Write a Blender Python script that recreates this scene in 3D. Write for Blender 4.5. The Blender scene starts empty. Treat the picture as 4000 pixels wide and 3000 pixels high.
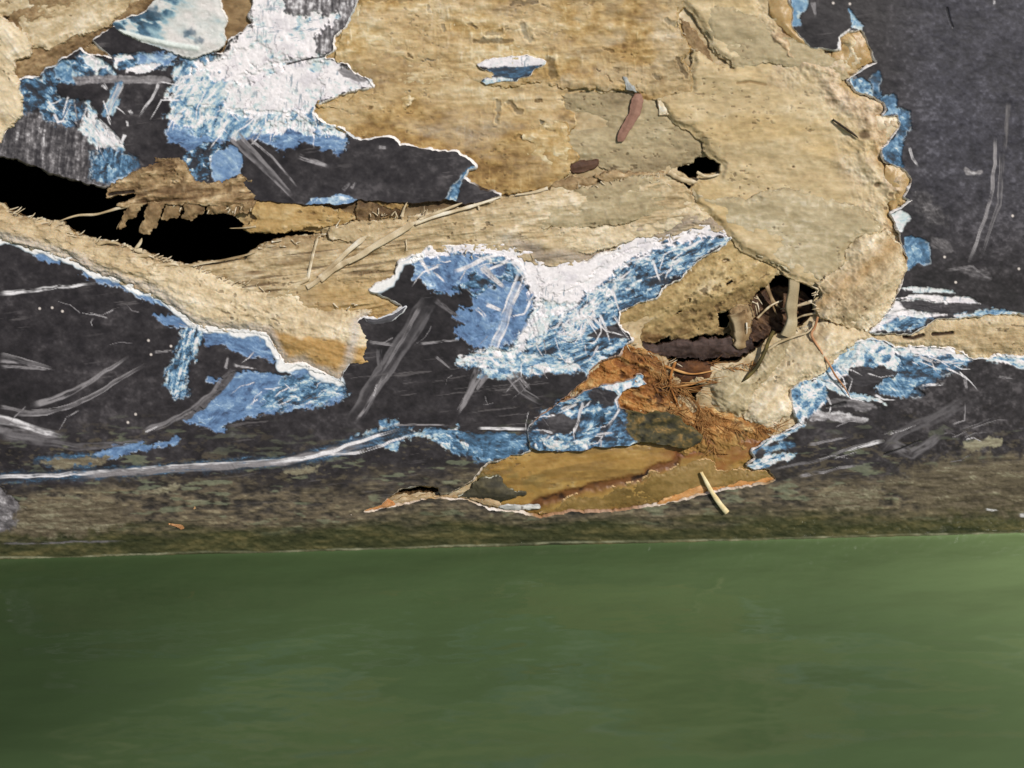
import bpy, math
import numpy as np
from mathutils import Vector, Matrix

# ------------------------------------------------------------------ scene, camera, sky, sun, exposure
scene = bpy.context.scene
COL = scene.collection
PX = 0.0001                       # one photo pixel on the hull = 0.1 mm
HFOV = math.radians(40.0)
FPX = 2000.0 / math.tan(HFOV / 2)  # focal length in photo pixels
PITCH = math.radians(28.0)
ROLL = math.radians(1.47)
DIST = FPX * PX

fwd = np.array([0, math.cos(PITCH), -math.sin(PITCH)])
up0 = np.array([0, math.sin(PITCH), math.cos(PITCH)])
X0 = np.array([1.0, 0, 0])
right = math.cos(ROLL) * X0 - math.sin(ROLL) * up0
upv = math.sin(ROLL) * X0 + math.cos(ROLL) * up0
CAM = -fwd * DIST                  # the view axis meets the hull at the origin

cd = bpy.data.cameras.new('camera')
cam = bpy.data.objects.new('camera', cd)
COL.objects.link(cam)
cd.sensor_width = 36.0
cd.lens = 18.0 / math.tan(HFOV / 2)
cd.clip_start = 0.01
cd.clip_end = 500.0
cam.matrix_world = Matrix(((right[0], upv[0], -fwd[0], CAM[0]),
                           (right[1], upv[1], -fwd[1], CAM[1]),
                           (right[2], upv[2], -fwd[2], CAM[2]),
                           (0, 0, 0, 1)))
cd.dof.use_dof = True
cd.dof.focus_distance = DIST
cd.dof.aperture_fstop = 6.0
scene.camera = cam

L = np.array([0.42, -0.62, 0.66]); L /= np.linalg.norm(L)   # towards the sun
world = bpy.data.worlds.new('World'); scene.world = world
world.use_nodes = True
wn = world.node_tree
sky = wn.nodes.new('ShaderNodeTexSky')
sky.sky_type = 'NISHITA'
sky.sun_disc = False
sky.sun_elevation = math.asin(L[2])
sky.sun_rotation = math.atan2(L[0], L[1])
bg = wn.nodes['Background']
wn.links.new(sky.outputs[0], bg.inputs[0])
bg.inputs[1].default_value = 0.06
sl = bpy.data.lights.new('sun', 'SUN')
sl.energy = 3.6
sl.angle = math.radians(0.53)
sl.color = (1.0, 0.955, 0.89)
so = bpy.data.objects.new('sun', sl); COL.objects.link(so)
so.rotation_euler = Vector(L).to_track_quat('Z', 'Y').to_euler()
so.location = tuple(L * 3)
scene.view_settings.view_transform = 'Standard'
scene.view_settings.look = 'None'
scene.view_settings.exposure = 0.0
scene.view_settings.gamma = 1.0
scene.view_settings.use_curve_mapping = False
ECAL = 1.10                        # picture value of a white surface facing the light

# ------------------------------------------------------------------ noise, distance fields, colours
F = np.float32
_tabs = {}
def _tab(seed):
    if seed not in _tabs:
        _tabs[seed] = np.random.RandomState(seed).rand(256, 256).astype(F) * 2 - 1
    return _tabs[seed]
def vn(x, y, seed):
    xf = np.floor(x); yf = np.floor(y)
    xi = xf.astype(np.int32) & 255; yi = yf.astype(np.int32) & 255
    fx = (x - xf).astype(F); fy = (y - yf).astype(F)
    fx = fx * fx * (3 - 2 * fx); fy = fy * fy * (3 - 2 * fy)
    t = _tab(seed); x1 = (xi + 1) & 255; y1 = (yi + 1) & 255
    a = t[yi, xi]; b = t[yi, x1]; c = t[y1, xi]; d = t[y1, x1]
    return (a + (b - a) * fx) * (1 - fy) + (c + (d - c) * fx) * fy
def fbm(U, V, sx, sy=None, ang=0.0, octv=4, seed=1, gain=0.55):
    sy = sx if sy is None else sy
    c, s = math.cos(ang), math.sin(ang)
    x = (U * c + V * s) / sx + 17.3; y = (-U * s + V * c) / sy + 5.7
    out = 0; a = 1.0; tot = 0
    for o in range(octv):
        out = out + a * vn(x, y, seed * 7 + o); tot += a
        a *= gain; x = x * 2.03 + 3.1; y = y * 2.03 + 1.7
    return out / tot * 1.6
def cells(U, V, sx, sy, ang, seed):
    """broken shards: a random level for each cell, and how far each point is inside its cell"""
    c, s = math.cos(ang), math.sin(ang)
    x = (U * c + V * s) / sx + 31.0; y = (-U * s + V * c) / sy + 47.0
    xi = np.floor(x).astype(np.int32); yi = np.floor(y).astype(np.int32)
    d1 = np.full(U.shape, 9.0, dtype=F); d2 = d1.copy(); val = np.zeros(U.shape, dtype=F)
    ta, tb, tc = _tab(seed), _tab(seed + 1), _tab(seed + 2)
    for dy in (-1, 0, 1):
        for dx in (-1, 0, 1):
            cx = xi + dx; cy = yi + dy; a = cx & 255; b = cy & 255
            px = cx + .5 + .48 * ta[b, a]; py = cy + .5 + .48 * tb[b, a]
            d = np.hypot(x - px, y - py).astype(F)
            n = d < d1
            d2 = np.where(n, d1, np.minimum(d2, d)); val = np.where(n, tc[b, a], val); d1 = np.where(n, d, d1)
    return val, d2 - d1
def ss(a, b, x):
    t = np.clip((x - a) / (b - a), 0, 1)
    return t * t * (3 - 2 * t)
BIG = 400.0
def sdf(poly, U, V, margin=160.0):
    p = np.asarray(poly, dtype=F)
    out = np.full(U.shape, BIG, dtype=F)
    m = (U > p[:, 0].min() - margin) & (U < p[:, 0].max() + margin) & (V > p[:, 1].min() - margin) & (V < p[:, 1].max() + margin)
    if not m.any(): return out
    u = U[m]; v = V[m]
    best = np.full(u.shape, 1e12, dtype=F); ins = np.zeros(u.shape, bool)
    n = len(p)
    for i in range(n):
        ax, ay = p[i]; bx, by = p[(i + 1) % n]
        ex, ey = bx - ax, by - ay
        wx = u - ax; wy = v - ay
        t = np.clip((wx * ex + wy * ey) / (ex * ex + ey * ey + 1e-9), 0, 1)
        dx = wx - ex * t; dy = wy - ey * t
        np.minimum(best, dx * dx + dy * dy, out=best)
        if ay != by:
            c = ((ay <= v) != (by <= v)) & (u < ex * (v - ay) / ey + ax)
            ins ^= c
    d = np.sqrt(best); d[ins] *= -1
    out[m] = np.minimum(d, BIG)
    return out
def stroke(pts, U, V, w0, w1=None, margin=60.0):
    """distance to a polyline divided by its (tapering) half width; also the place along it"""
    p = np.asarray(pts, dtype=F); w1 = w0 if w1 is None else w1
    out = np.full(U.shape, 99.0, dtype=F); al = np.zeros(U.shape, dtype=F); sd = np.zeros(U.shape, dtype=F)
    m = (U > p[:, 0].min() - margin) & (U < p[:, 0].max() + margin) & (V > p[:, 1].min() - margin) & (V < p[:, 1].max() + margin)
    if not m.any(): return out, al, sd
    u = U[m]; v = V[m]; best = np.full(u.shape, 1e9, dtype=F); ba = np.zeros(u.shape, dtype=F); bs = np.zeros(u.shape, dtype=F)
    seg = np.hypot(np.diff(p[:, 0]), np.diff(p[:, 1])); tot = seg.sum(); acc = 0
    for i in range(len(p) - 1):
        ex, ey = p[i + 1] - p[i]
        wx = u - p[i, 0]; wy = v - p[i, 1]
        t = np.clip((wx * ex + wy * ey) / (ex * ex + ey * ey + 1e-9), 0, 1)
        d = np.hypot(wx - ex * t, wy - ey * t)
        a = (acc + t * seg[i]) / tot
        q = d / (w0 + (w1 - w0) * a)
        k = q < best
        best[k] = q[k]; ba[k] = a[k]; bs[k] = np.sign(wx * ey - wy * ex)[k] * q[k]
        acc += seg[i]
    out[m] = best; al[m] = ba; sd[m] = bs
    return out, al, sd
def S(r, g, b):
    """albedo of a surface that shows as this sRGB colour in full light"""
    c = np.array([r, g, b], dtype=F) / 255
    c = np.where(c <= 0.04045, c / 12.92, ((c + 0.055) / 1.055) ** 2.4)
    return np.clip(c / ECAL, 0.002, 0.86).astype(F)
def ramp(t, stops):
    xs = [s[0] for s in stops]
    cs = np.array([s[1] for s in stops])
    return np.stack([np.interp(t, xs, cs[:, k]) for k in range(3)], -1).astype(F)
def mix(c, col, m):
    m = np.clip(m, 0, 1)[..., None]
    return c * (1 - m) + np.asarray(col, dtype=F) * m

# ------------------------------------------------------------------ the hull surface: a side that leans back and rolls under at the bilge
_zs = np.linspace(0.9, -0.6, 6001)
def _lean(z):                      # degrees the outward normal points up (+) or down (-)
    return 18.0 - 26.0 * ss(0.0, 1.0, (-z - 0.018) / 0.050)
_sl = np.tan(np.radians(_lean(_zs)))
_ys = np.concatenate([[0], np.cumsum((_sl[1:] + _sl[:-1]) / 2 * np.diff(_zs))])
_ys = _ys - np.interp(0.0, _zs[::-1], _ys[::-1])
def hull_y(z): return np.interp(z, _zs[::-1], _ys[::-1])
def place(u, v, d):
    """photo pixel (u,v) on the hull surface, lifted d pixels along the outward normal -> world metres"""
    u = np.asarray(u, dtype=np.float64).ravel(); v = np.asarray(v, dtype=np.float64).ravel()
    d = np.broadcast_to(np.asarray(d, dtype=np.float64), u.shape) if np.ndim(d) == 0 else np.asarray(d, dtype=np.float64).ravel()
    dirs = fwd[None] + ((u - 2000) / FPX)[:, None] * right[None] - ((v - 1500) / FPX)[:, None] * upv[None]
    t = (0 - CAM[1]) / dirs[:, 1]
    for _ in range(9):
        z = CAM[2] + t * dirs[:, 2]
        t = (hull_y(z) - CAM[1]) / dirs[:, 1]
    P = CAM[None] + t[:, None] * dirs
    a = np.radians(_lean(P[:, 2]))
    N = np.stack([np.zeros_like(a), -np.cos(a), np.sin(a)], -1)
    return P + N * (d * PX)[:, None]
ZW = float(place([2000.0], [2137.0], 0.0)[0, 2])

# ------------------------------------------------------------------ materials
def surf_mat(name, bump=0.4, scale=1400.0, var=0.25, spec=0.35, stretch=(1, 1, 1), sss=0.0):
    m = bpy.data.materials.new(name); m.use_nodes = True
    nt = m.node_tree; b = nt.nodes['Principled BSDF']; ln = nt.links.new
    at = nt.nodes.new('ShaderNodeAttribute'); at.attribute_name = 'Col'
    ar = nt.nodes.new('ShaderNodeAttribute'); ar.attribute_name = 'Rough'
    tc = nt.nodes.new('ShaderNodeTexCoord')
    mp = nt.nodes.new('ShaderNodeMapping'); mp.inputs['Scale'].default_value = stretch
    ln(tc.outputs['Object'], mp.inputs['Vector'])
    n1 = nt.nodes.new('ShaderNodeTexNoise'); n1.inputs['Scale'].default_value = scale
    n1.inputs['Detail'].default_value = 5; n1.inputs['Roughness'].default_value = 0.62
    ln(mp.outputs[0], n1.inputs['Vector'])
    mr = nt.nodes.new('ShaderNodeMapRange')
    mr.inputs[1].default_value = 0.25; mr.inputs[2].default_value = 0.75
    mr.inputs[3].default_value = 1 - var; mr.inputs[4].default_value = 1 + var
    ln(n1.outputs['Fac'], mr.inputs[0])
    mx = nt.nodes.new('ShaderNodeMix'); mx.data_type = 'RGBA'; mx.blend_type = 'MULTIPLY'
    mx.inputs[0].default_value = 1.0
    cb = nt.nodes.new('ShaderNodeCombineColor')
    for k in range(3): ln(mr.outputs[0], cb.inputs[k])
    ln(at.outputs['Color'], mx.inputs[6]); ln(cb.outputs[0], mx.inputs[7])
    ln(mx.outputs[2], b.inputs['Base Color'])
    ln(ar.outputs['Fac'], b.inputs['Roughness'])
    b.inputs['Specular IOR Level'].default_value = spec
    bp = nt.nodes.new('ShaderNodeBump'); bp.inputs['Strength'].default_value = bump
    bp.inputs['Distance'].default_value = 0.0006
    ln(n1.outputs['Fac'], bp.inputs['Height']); ln(bp.outputs[0], b.inputs['Normal'])
    if sss > 0:
        b.inputs['Subsurface Weight'].default_value = sss
        b.inputs['Subsurface Radius'].default_value = (0.0012, 0.0007, 0.0004)
        b.inputs['Subsurface Scale'].default_value = 1.0
    return m
M_GEL = surf_mat('worn_gelcoat', 0.06, 900.0, 0.14, 0.25)
M_FIB = surf_mat('bare_glass_fibre', 0.12, 700.0, 0.12, 0.22, (0.5, 1, 1.2), 0.35)
M_RES = surf_mat('amber_resin', 0.05, 400.0, 0.08, 0.45, (1, 1, 1), 0.5)
M_STRAND = surf_mat('loose_fibre', 0.2, 1500.0, 0.15, 0.25)
M_DARK = surf_mat('dark_inside', 0.2, 60.0, 0.3, 0.02)

# ------------------------------------------------------------------ object helpers
ROOT_LOC = np.array(place([2000.0], [2137.0], 0.0)[0])
root = bpy.data.objects.new('boat_hull', None); COL.objects.link(root)
root.location = tuple(ROOT_LOC)
root.empty_display_size = 0.05
root['label'] = 'black boat hull with a smashed, peeling fibreglass side standing in the water'
root['category'] = 'boat'

def link_mesh(name, verts, faces, cols, rough, mat, parent=None, loc=None, label=None, smooth=True, flat_from=None):
    verts = np.asarray(verts, dtype=np.float64)
    if loc is None:
        loc = ROOT_LOC if parent is not None else verts.mean(0)
    me = bpy.data.meshes.new(name)
    faces = np.asarray(faces, dtype=np.int32)
    me.vertices.add(len(verts)); me.vertices.foreach_set('co', (verts - loc).astype(F).ravel())
    k = faces.shape[1]
    me.loops.add(faces.size); me.loops.foreach_set('vertex_index', faces.ravel())
    me.polygons.add(len(faces)); me.polygons.foreach_set('loop_start', np.arange(0, faces.size, k, dtype=np.int32))
    sm = np.full(len(faces), bool(smooth))
    me.polygons.foreach_set('use_smooth', sm)
    me.update(calc_edges=True)
    ca = me.color_attributes.new('Col', 'FLOAT_COLOR', 'POINT')
    c4 = np.ones((len(verts), 4), dtype=F); c4[:, :3] = np.clip(cols, 0.002, 0.88)
    ca.data.foreach_set('color', c4.ravel())
    ra = me.attributes.new('Rough', 'FLOAT', 'POINT')
    ra.data.foreach_set('value', np.broadcast_to(np.asarray(rough, dtype=F), (len(verts),)).astype(F).copy())
    me.materials.append(mat)
    o = bpy.data.objects.new(name, me); COL.objects.link(o)
    if parent is not None:
        o.parent = parent
        if parent is not root: o.location = (0, 0, 0)
    else:
        o.location = tuple(loc)
    if label: o['label'] = label
    return o

def thing(o, label, cat, group=None):
    o['label'] = label; o['category'] = cat
    if group: o['group'] = group
    return o

def axis(lo, hi, step, out_lo=None, out_hi=None):
    a = list(np.arange(lo, hi + step, step))
    s, x = step, a[-1]
    if out_hi is not None:
        while x < out_hi:
            s = min(s * 1.25, 60); x += s; a.append(x)
    s, x = step, a[0]
    if out_lo is not None:
        while x > out_lo:
            s = min(s * 1.25, 60); x -= s; a.insert(0, x)
    return np.array(a, dtype=F)

def jagged(U, V, sd, jag, seed):
    near = np.abs(sd) < 60
    if near.any():
        u = U[near]; v = V[near]; k = 0
        add = np.zeros(u.shape, dtype=F)
        for amp, sc in jag:
            add += amp * fbm(u, v, sc, octv=3, seed=seed + k); k += 5
        sd = sd.copy(); sd[near] += add
    return sd

def sheet(name, ua, va, sd, D, C, R, thick, bevel, rim, mat, parent=root, label=None, back_step=None):
    """a thin solid piece: the grid cells inside sd < 0, lifted to D, with a broken edge of its own colour"""
    ny, nx = sd.shape
    U, V = np.meshgrid(ua, va); U = U.astype(F); V = V.astype(F)
    ins = sd < 0
    cell = ins[:-1, :-1] | ins[:-1, 1:] | ins[1:, :-1] | ins[1:, 1:]
    gy, gx = np.gradient(sd, va, ua)
    gl = np.sqrt(gx * gx + gy * gy) + 1e-6
    gx /= gl; gy /= gl
    st = float(min(np.diff(ua).min(), np.diff(va).min()))
    mv = np.where(ins, 0, np.clip(sd, 0, 1.45 * st))
    U2 = U - gx * mv; V2 = V - gy * mv
    idx = np.arange(ny * nx).reshape(ny, nx)
    q = np.stack([idx[:-1, :-1][cell], idx[1:, :-1][cell], idx[1:, 1:][cell], idx[:-1, 1:][cell]], -1)
    if len(q) == 0: return None
    used = np.zeros(ny * nx, bool); used[q.ravel()] = True
    remap = np.cumsum(used) - 1
    q = remap[q]
    u = U2.ravel()[used]; v = V2.ravel()[used]; d = D.ravel()[used]
    c = C.reshape(-1, 3)[used]; r = np.broadcast_to(R, sd.shape).ravel()[used]
    ox = gx.ravel()[used]; oy = gy.ravel()[used]
    e = np.concatenate([q[:, [0, 1]], q[:, [1, 2]], q[:, [2, 3]], q[:, [3, 0]]])
    key = np.sort(e, 1); key = key[:, 0].astype(np.int64) * len(u) + key[:, 1]
    _, inv, cnt = np.unique(key, return_inverse=True, return_counts=True)
    be = e[cnt[inv] == 1]
    # leave out the outer frame of the grid
    bu, rev = np.unique(be, return_inverse=True); rev = rev.reshape(be.shape)
    n0 = len(u); nb = len(bu)
    bev = bevel * (0.75 + 0.55 * fbm(u[bu], v[bu], 26, octv=3, seed=91))
    bev = np.clip(bev, 0.2, None)
    rc = rim(u[bu], v[bu]) if callable(rim) else np.tile(np.asarray(rim, dtype=F), (nb, 1))
    P0 = place(u, v, d)
    P1 = P0[bu]
    P2 = place(u[bu] + ox[bu] * bev, v[bu] + oy[bu] * bev, d[bu] - thick * 0.45)
    P3 = place(u[bu] + ox[bu] * bev * 0.6, v[bu] + oy[bu] * bev * 0.6, d[bu] - thick)
    a, b = rev[:, 0], rev[:, 1]
    s1 = np.stack([n0 + a, n0 + nb + a, n0 + nb + b, n0 + b], -1)
    s2 = np.stack([n0 + nb + a, n0 + 2 * nb + a, n0 + 2 * nb + b, n0 + nb + b], -1)
    s1 = s1[:, ::-1]; s2 = s2[:, ::-1]
    verts = np.concatenate([P0, P1, P2, P3]); faces = np.concatenate([q, s1, s2])
    cols = np.concatenate([c, rc, rc, rc * 0.85]); rr = np.concatenate([r, np.full(3 * nb, 0.6)])
    return link_mesh(name, verts, faces, cols, rr, mat, parent, label=label)

def grid(x0, y0, x1, y1, step=3.0):
    ua = np.arange(x0, x1 + step, step, dtype=F); va = np.arange(y0, y1 + step, step, dtype=F)
    U, V = np.meshgrid(ua, va)
    return ua, va, U.astype(F), V.astype(F)

def box_of(poly, pad=40):
    p = np.asarray(poly); return p[:, 0].min() - pad, p[:, 1].min() - pad, p[:, 0].max() + pad, p[:, 1].max() + pad

# ---- tan glass-fibre colouring
P_OCHRE = [(0, S(128, 98, 60)), (.3, S(166, 134, 84)), (.55, S(187, 156, 104)), (.8, S(204, 179, 134)), (1, S(224, 207, 172))]
P_SAND = [(0, S(134, 112, 80)), (.3, S(170, 147, 110)), (.55, S(192, 170, 133)), (.8, S(209, 190, 157)), (1, S(230, 215, 189))]
P_GREY = [(0, S(128, 112, 86)), (.3, S(158, 141, 110)), (.55, S(175, 158, 124)), (.8, S(190, 174, 141)), (1, S(212, 198, 170))]
P_PALE = [(0, S(158, 135, 103)), (.3, S(196, 175, 140)), (.55, S(214, 195, 162)), (.8, S(227, 211, 183)), (1, S(240, 230, 211))]
P_BROWN = [(0, S(92, 70, 47)), (.3, S(130, 105, 74)), (.55, S(155, 129, 94)), (.8, S(176, 151, 114)), (1, S(202, 180, 145))]
P_RUST = [(0, S(84, 46, 22)), (.3, S(134, 82, 38)), (.55, S(164, 110, 56)), (.8, S(186, 140, 84)), (1, S(214, 182, 128))]
P_RESIN = [(0, S(116, 86, 42)), (.3, S(152, 117, 58)), (.55, S(170, 134, 70)), (.8, S(184, 150, 86)), (1, S(200, 174, 120))]
def fibre(U, V, pal, ang=0.05, seed=3, gain=1.0, fuzz=0.5, base=0.5):
    n0 = fbm(U, V, 330, 180, ang, 3, seed + 7)
    n1 = fbm(U, V, 190, 46, ang, 4, seed)
    n2 = fbm(U, V, 60, 12, ang, 3, seed + 1)
    n3 = fbm(U, V, 10, 60, ang, 3, seed + 2)
    n4 = fbm(U, V, 22, 18, 0, 4, seed + 3)
    t = base + .06 + gain * (0.20 * n0 + 0.20 * n1 + 0.10 * n2 + 0.20 * n4)
    f = ss(0.25, 0.8, n3) * ss(-0.1, 0.6, fbm(U, V, 150, 110, 0, 3, seed + 4)) * fuzz
    t = t + f * 0.30
    c = ramp(np.clip(t, 0, 1), pal)
    sp = ss(0.72, 0.86, fbm(U, V, 18, 10, ang, 2, seed + 5)) * ss(0.25, 0.6, fbm(U, V, 140, 90, 0, 2, seed + 6))
    c = mix(c, S(84, 64, 42), sp * 0.6)
    h = 2.4 * n1 + 0.9 * n2 + 1.5 * n4 + 1.2 * f - 3 * sp
    return c, h

# ------------------------------------------------------------------ outlines (photo pixels on the hull)
MR = [(3150,-2000),(3150,-250),(3095,-120),(3090,0),(3107,40),(3095,95),(3130,140),(3150,165),(3170,185),(3250,195),(3280,190),(3278,145),(3320,113),(3365,118),
 (3385,150),(3405,200),(3425,245),(3325,300),(3308,315),(3345,352),(3410,375),(3455,398),(3468,430),(3450,452),(3505,448),(3515,490),(3495,535),
 (3470,565),(3448,580),(3452,620),(3470,643),(3530,652),(3556,690),(3558,725),(3530,772),(3562,785),(3485,838),(3500,865),(3515,920),(3525,960),
 (3548,1010),(3545,1045),(3530,1080),(3525,1115),(3495,1185),(3460,1235),(3420,1285),(3395,1300),(3480,1306),(3560,1300),(3620,1275),(3650,1245),
 (3760,1238),(3870,1226),(4000,1230),(4300,1218),(4500,1250),(4700,1304),(4760,1312),(8000,1312),(8000,-2000)]
MLEFT = [(-4500,-2000),(-262,-2000),(-236,-300),(-250,0),(-228,300),(-270,560),(-236,800),(-262,1000),(-4500,1000)]
MTOP = [(-4500,-2000),(8000,-2000),(8000,-284),(3140,-286),(2300,-270),(1400,-284),(600,-274),(-250,-284),(-4500,-284)]
ML = [(8000,1292),(4740,1292),(4560,1345),(4300,1392),(4000,1394),(3900,1392),(3802,1406),(3722,1360),(3630,1357),(3550,1350),(3498,1358),(3487,1345),(3435,1332),(3390,1328),(3338,1347),
 (3275,1387),(3246,1416),(3200,1462),(3190,1480),(3132,1496),(3092,1525),(3097,1576),(3112,1622),(3137,1662),(3086,1685),(3000,1720),(2974,1740),(2939,1765),
 (2960,1790),(2911,1823),(2939,1834),(3005,1832),(3035,1875),(3000,1891),(2859,1909),(2745,1932),(2607,1966),(2492,1989),(2344,2000),(2229,2000),(2115,2020),
 (1960,1992),(1916,1995),(1830,1954),(1687,1946),(1573,1975),(1532,1983),(1355,2015),(1487,1972),(1515,1952),(1560,1915),(1640,1897),(1710,1905),(1722,1935),
 (1760,1925),(1800,1905),(1848,1874),(1882,1823),(1911,1806),(1962,1794),(2063,1757),(2063,1674),(2086,1645),(2206,1553),(2292,1479),(2303,1450),(2344,1410),
 (2412,1382),(2435,1353),(2472,1330),(2447,1300),(2414,1269),(2416,1215),(2479,1192),(2565,1160),(2583,1129),(2606,1106),(2655,1093),(2692,1047),(2741,1007),
 (2836,957),(2856,930),(2850,905),(2827,889),(2759,885),(2710,878),(2655,907),(2606,923),(2533,932),(2475,930),(2420,966),(2393,993),(2353,998),(2289,1027),
 (2258,1025),(2240,1014),(2181,1011),(2136,1025),(2099,1020),(2081,989),(2000,966),(1949,953),(1769,959),(1678,968),(1642,989),(1619,998),(1561,1027),
 (1547,1047),(1542,1075),(1520,1090),(1470,1111),(1448,1132),(1461,1142),(1506,1158),(1561,1188),(1575,1200),(1533,1232),(1475,1248),(1420,1242),(1400,1260),
 (1380,1400),(1329,1488),(1258,1456),(1189,1422),(1109,1422),(1086,1382),(1074,1347),(1046,1302),(1000,1290),(893,1288),(813,1277),(762,1265),(714,1228),(669,1192),
 (633,1156),(565,1124),(452,1088),(362,1061),(335,1029),(289,1007),(249,1004),(212,989),(145,971),(99,953),(41,934),(0,932),(-300,915),(-4500,900),
 (-4500,2700),(8000,2700)]
I1 = [(-300,560),(0,547),(23,506),(45,479),(88,448),(86,398),(63,335),(63,312),(154,298),(176,271),(217,258),(240,230),(280,217),(312,194),(350,214),(384,217),
 (443,230),(366,156),(440,108),(520,110),(620,140),(760,190),(872,208),(904,149),(990,90),(975,60),(985,0),(985,-300),(1400,-300),(1398,0),(1362,72),(1348,104),
 (1307,140),(1298,199),(1267,217),(1271,228),(1307,233),(1353,253),(1389,285),(1430,303),(1457,336),(1425,348),(1375,357),(1326,371),(1226,407),(1217,443),
 (1253,475),(1280,488),(1325,493),(1344,511),(1380,538),(1407,545),(1497,538),(1542,542),(1561,570),(1588,570),(1642,576),(1705,588),(1741,588),(1787,598),
 (1823,618),(1841,632),(1854,650),(1827,659),(1805,699),(1854,722),(1877,745),(1927,751),(1960,762),(1859,797),(1796,792),(1741,778),(1687,790),(1615,794),
 (1511,788),(1407,778),(1381,792),(1300,798),(1181,796),(1090,792),(1000,780),(940,720),(900,715),(850,722),(780,718),(700,692),(560,695),(443,719),(384,728),(280,696),
 (203,674),(136,646),(59,619),(0,608),(-300,560)]
CH = [(2063,1710),(2063,1674),(2086,1645),(2172,1582),(2275,1536),(2366,1502),(2435,1490),(2470,1476),(2500,1463),(2517,1466),(2512,1482),(2525,1500),(2470,1515),
 (2430,1525),(2412,1560),(2420,1590),(2455,1606),(2520,1620),(2540,1612),(2600,1610),(2660,1635),(2680,1660),(2720,1680),(2738,1700),(2735,1720),(2690,1745),
 (2647,1742),(2590,1732),(2538,1722),(2487,1724),(2458,1740),(2321,1742),(2298,1756),(2170,1762),(2097,1762),(2070,1745)]
CHIPTOP = [(1862,250),(1890,238),(1935,228),(2000,220),(2060,218),(2110,228),(2134,238),(2130,252),(2090,270),(2060,300),(2010,315),(1960,318),(1900,328),(1885,318),(1905,300),(1925,292),(1905,272),(1875,262)]
HOLE = [(-300,800),(0,799),(9,817),(68,844),(131,858),(235,871),(240,889),(285,912),(357,935),(466,957),(479,975),(556,984),(597,1002),(651,1020),(719,1039),(769,1029),
 (904,1016),(954,1007),(976,980),(1000,962),(1045,948),(1154,930),(1226,925),(1276,921),(1267,909),(1217,906),(1108,905),(1000,900),(930,870),(900,830),(960,790),
 (1010,760),(980,690),(900,690),(850,690),(780,690),(700,660),(560,660),(443,690),(384,700),(280,660),(203,640),(136,610),(59,590),(0,570),(-300,520)]
HOLE2 = [(2645,662),(2665,650),(2695,640),(2710,620),(2735,612),(2775,610),(2800,622),(2822,640),(2815,670),(2770,680),(2740,672),(2722,700),(2690,690)]
HOLE3 = [(2618,690),(2640,692),(2680,712),(2705,735),(2700,745),(2660,728)]
HOLE4 = [(2520,1372),(2500,1330),(2520,1270),(2640,1200),(2760,1150),(2880,1090),(2980,1070),(3040,1070),(3090,1080),(3130,1095),(3200,1115),(3216,1160),(3190,1180),(3195,1225),(3160,1260),
 (3090,1300),(3010,1320),(2960,1370),(2880,1420),(2770,1430),(2640,1440),(2600,1400)]
HOLE6 = [(1528,1946),(1590,1905),(1650,1893),(1705,1903),(1724,1930),(1690,1940),(1600,1946)]
HOLE7 = [(1738,1900),(1750,1882),(1776,1880),(1780,1900),(1764,1922),(1744,1922)]
HOLE5 = [(2640,1510),(2690,1500),(2760,1515),(2730,1540),(2720,1585),(2690,1560),(2650,1545)]

# ------------------------------------------------------------------ inside of the hull, dark
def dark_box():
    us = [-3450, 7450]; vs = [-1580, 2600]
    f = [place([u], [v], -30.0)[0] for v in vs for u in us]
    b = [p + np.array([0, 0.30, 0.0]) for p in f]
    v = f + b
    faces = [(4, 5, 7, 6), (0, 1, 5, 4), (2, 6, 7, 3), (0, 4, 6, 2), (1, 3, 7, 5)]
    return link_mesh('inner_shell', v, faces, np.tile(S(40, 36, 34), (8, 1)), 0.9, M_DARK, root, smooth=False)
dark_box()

# ------------------------------------------------------------------ gelcoat skin: paint layers worn through to blue and white
BLK = S(59, 55, 57)
R_T = [(0, S(48, 49, 55)), (.2, S(54, 66, 80)), (.36, S(66, 98, 126)), (.50, S(96, 134, 168)), (.62, S(144, 176, 198)), (.74, S(200, 213, 212)), (.88, S(235, 229, 230)), (1.2, S(246, 239, 240))]
R_B = [(0, S(52, 56, 68)), (.25, S(74, 96, 130)), (.5, S(104, 135, 174)), (.66, S(132, 160, 192)), (.8, S(172, 196, 214)), (1, S(232, 235, 238))]
R_G = [(0, S(54, 51, 54)), (.4, S(94, 90, 92)), (.7, S(146, 141, 143)), (1, S(232, 228, 230))]
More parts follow.
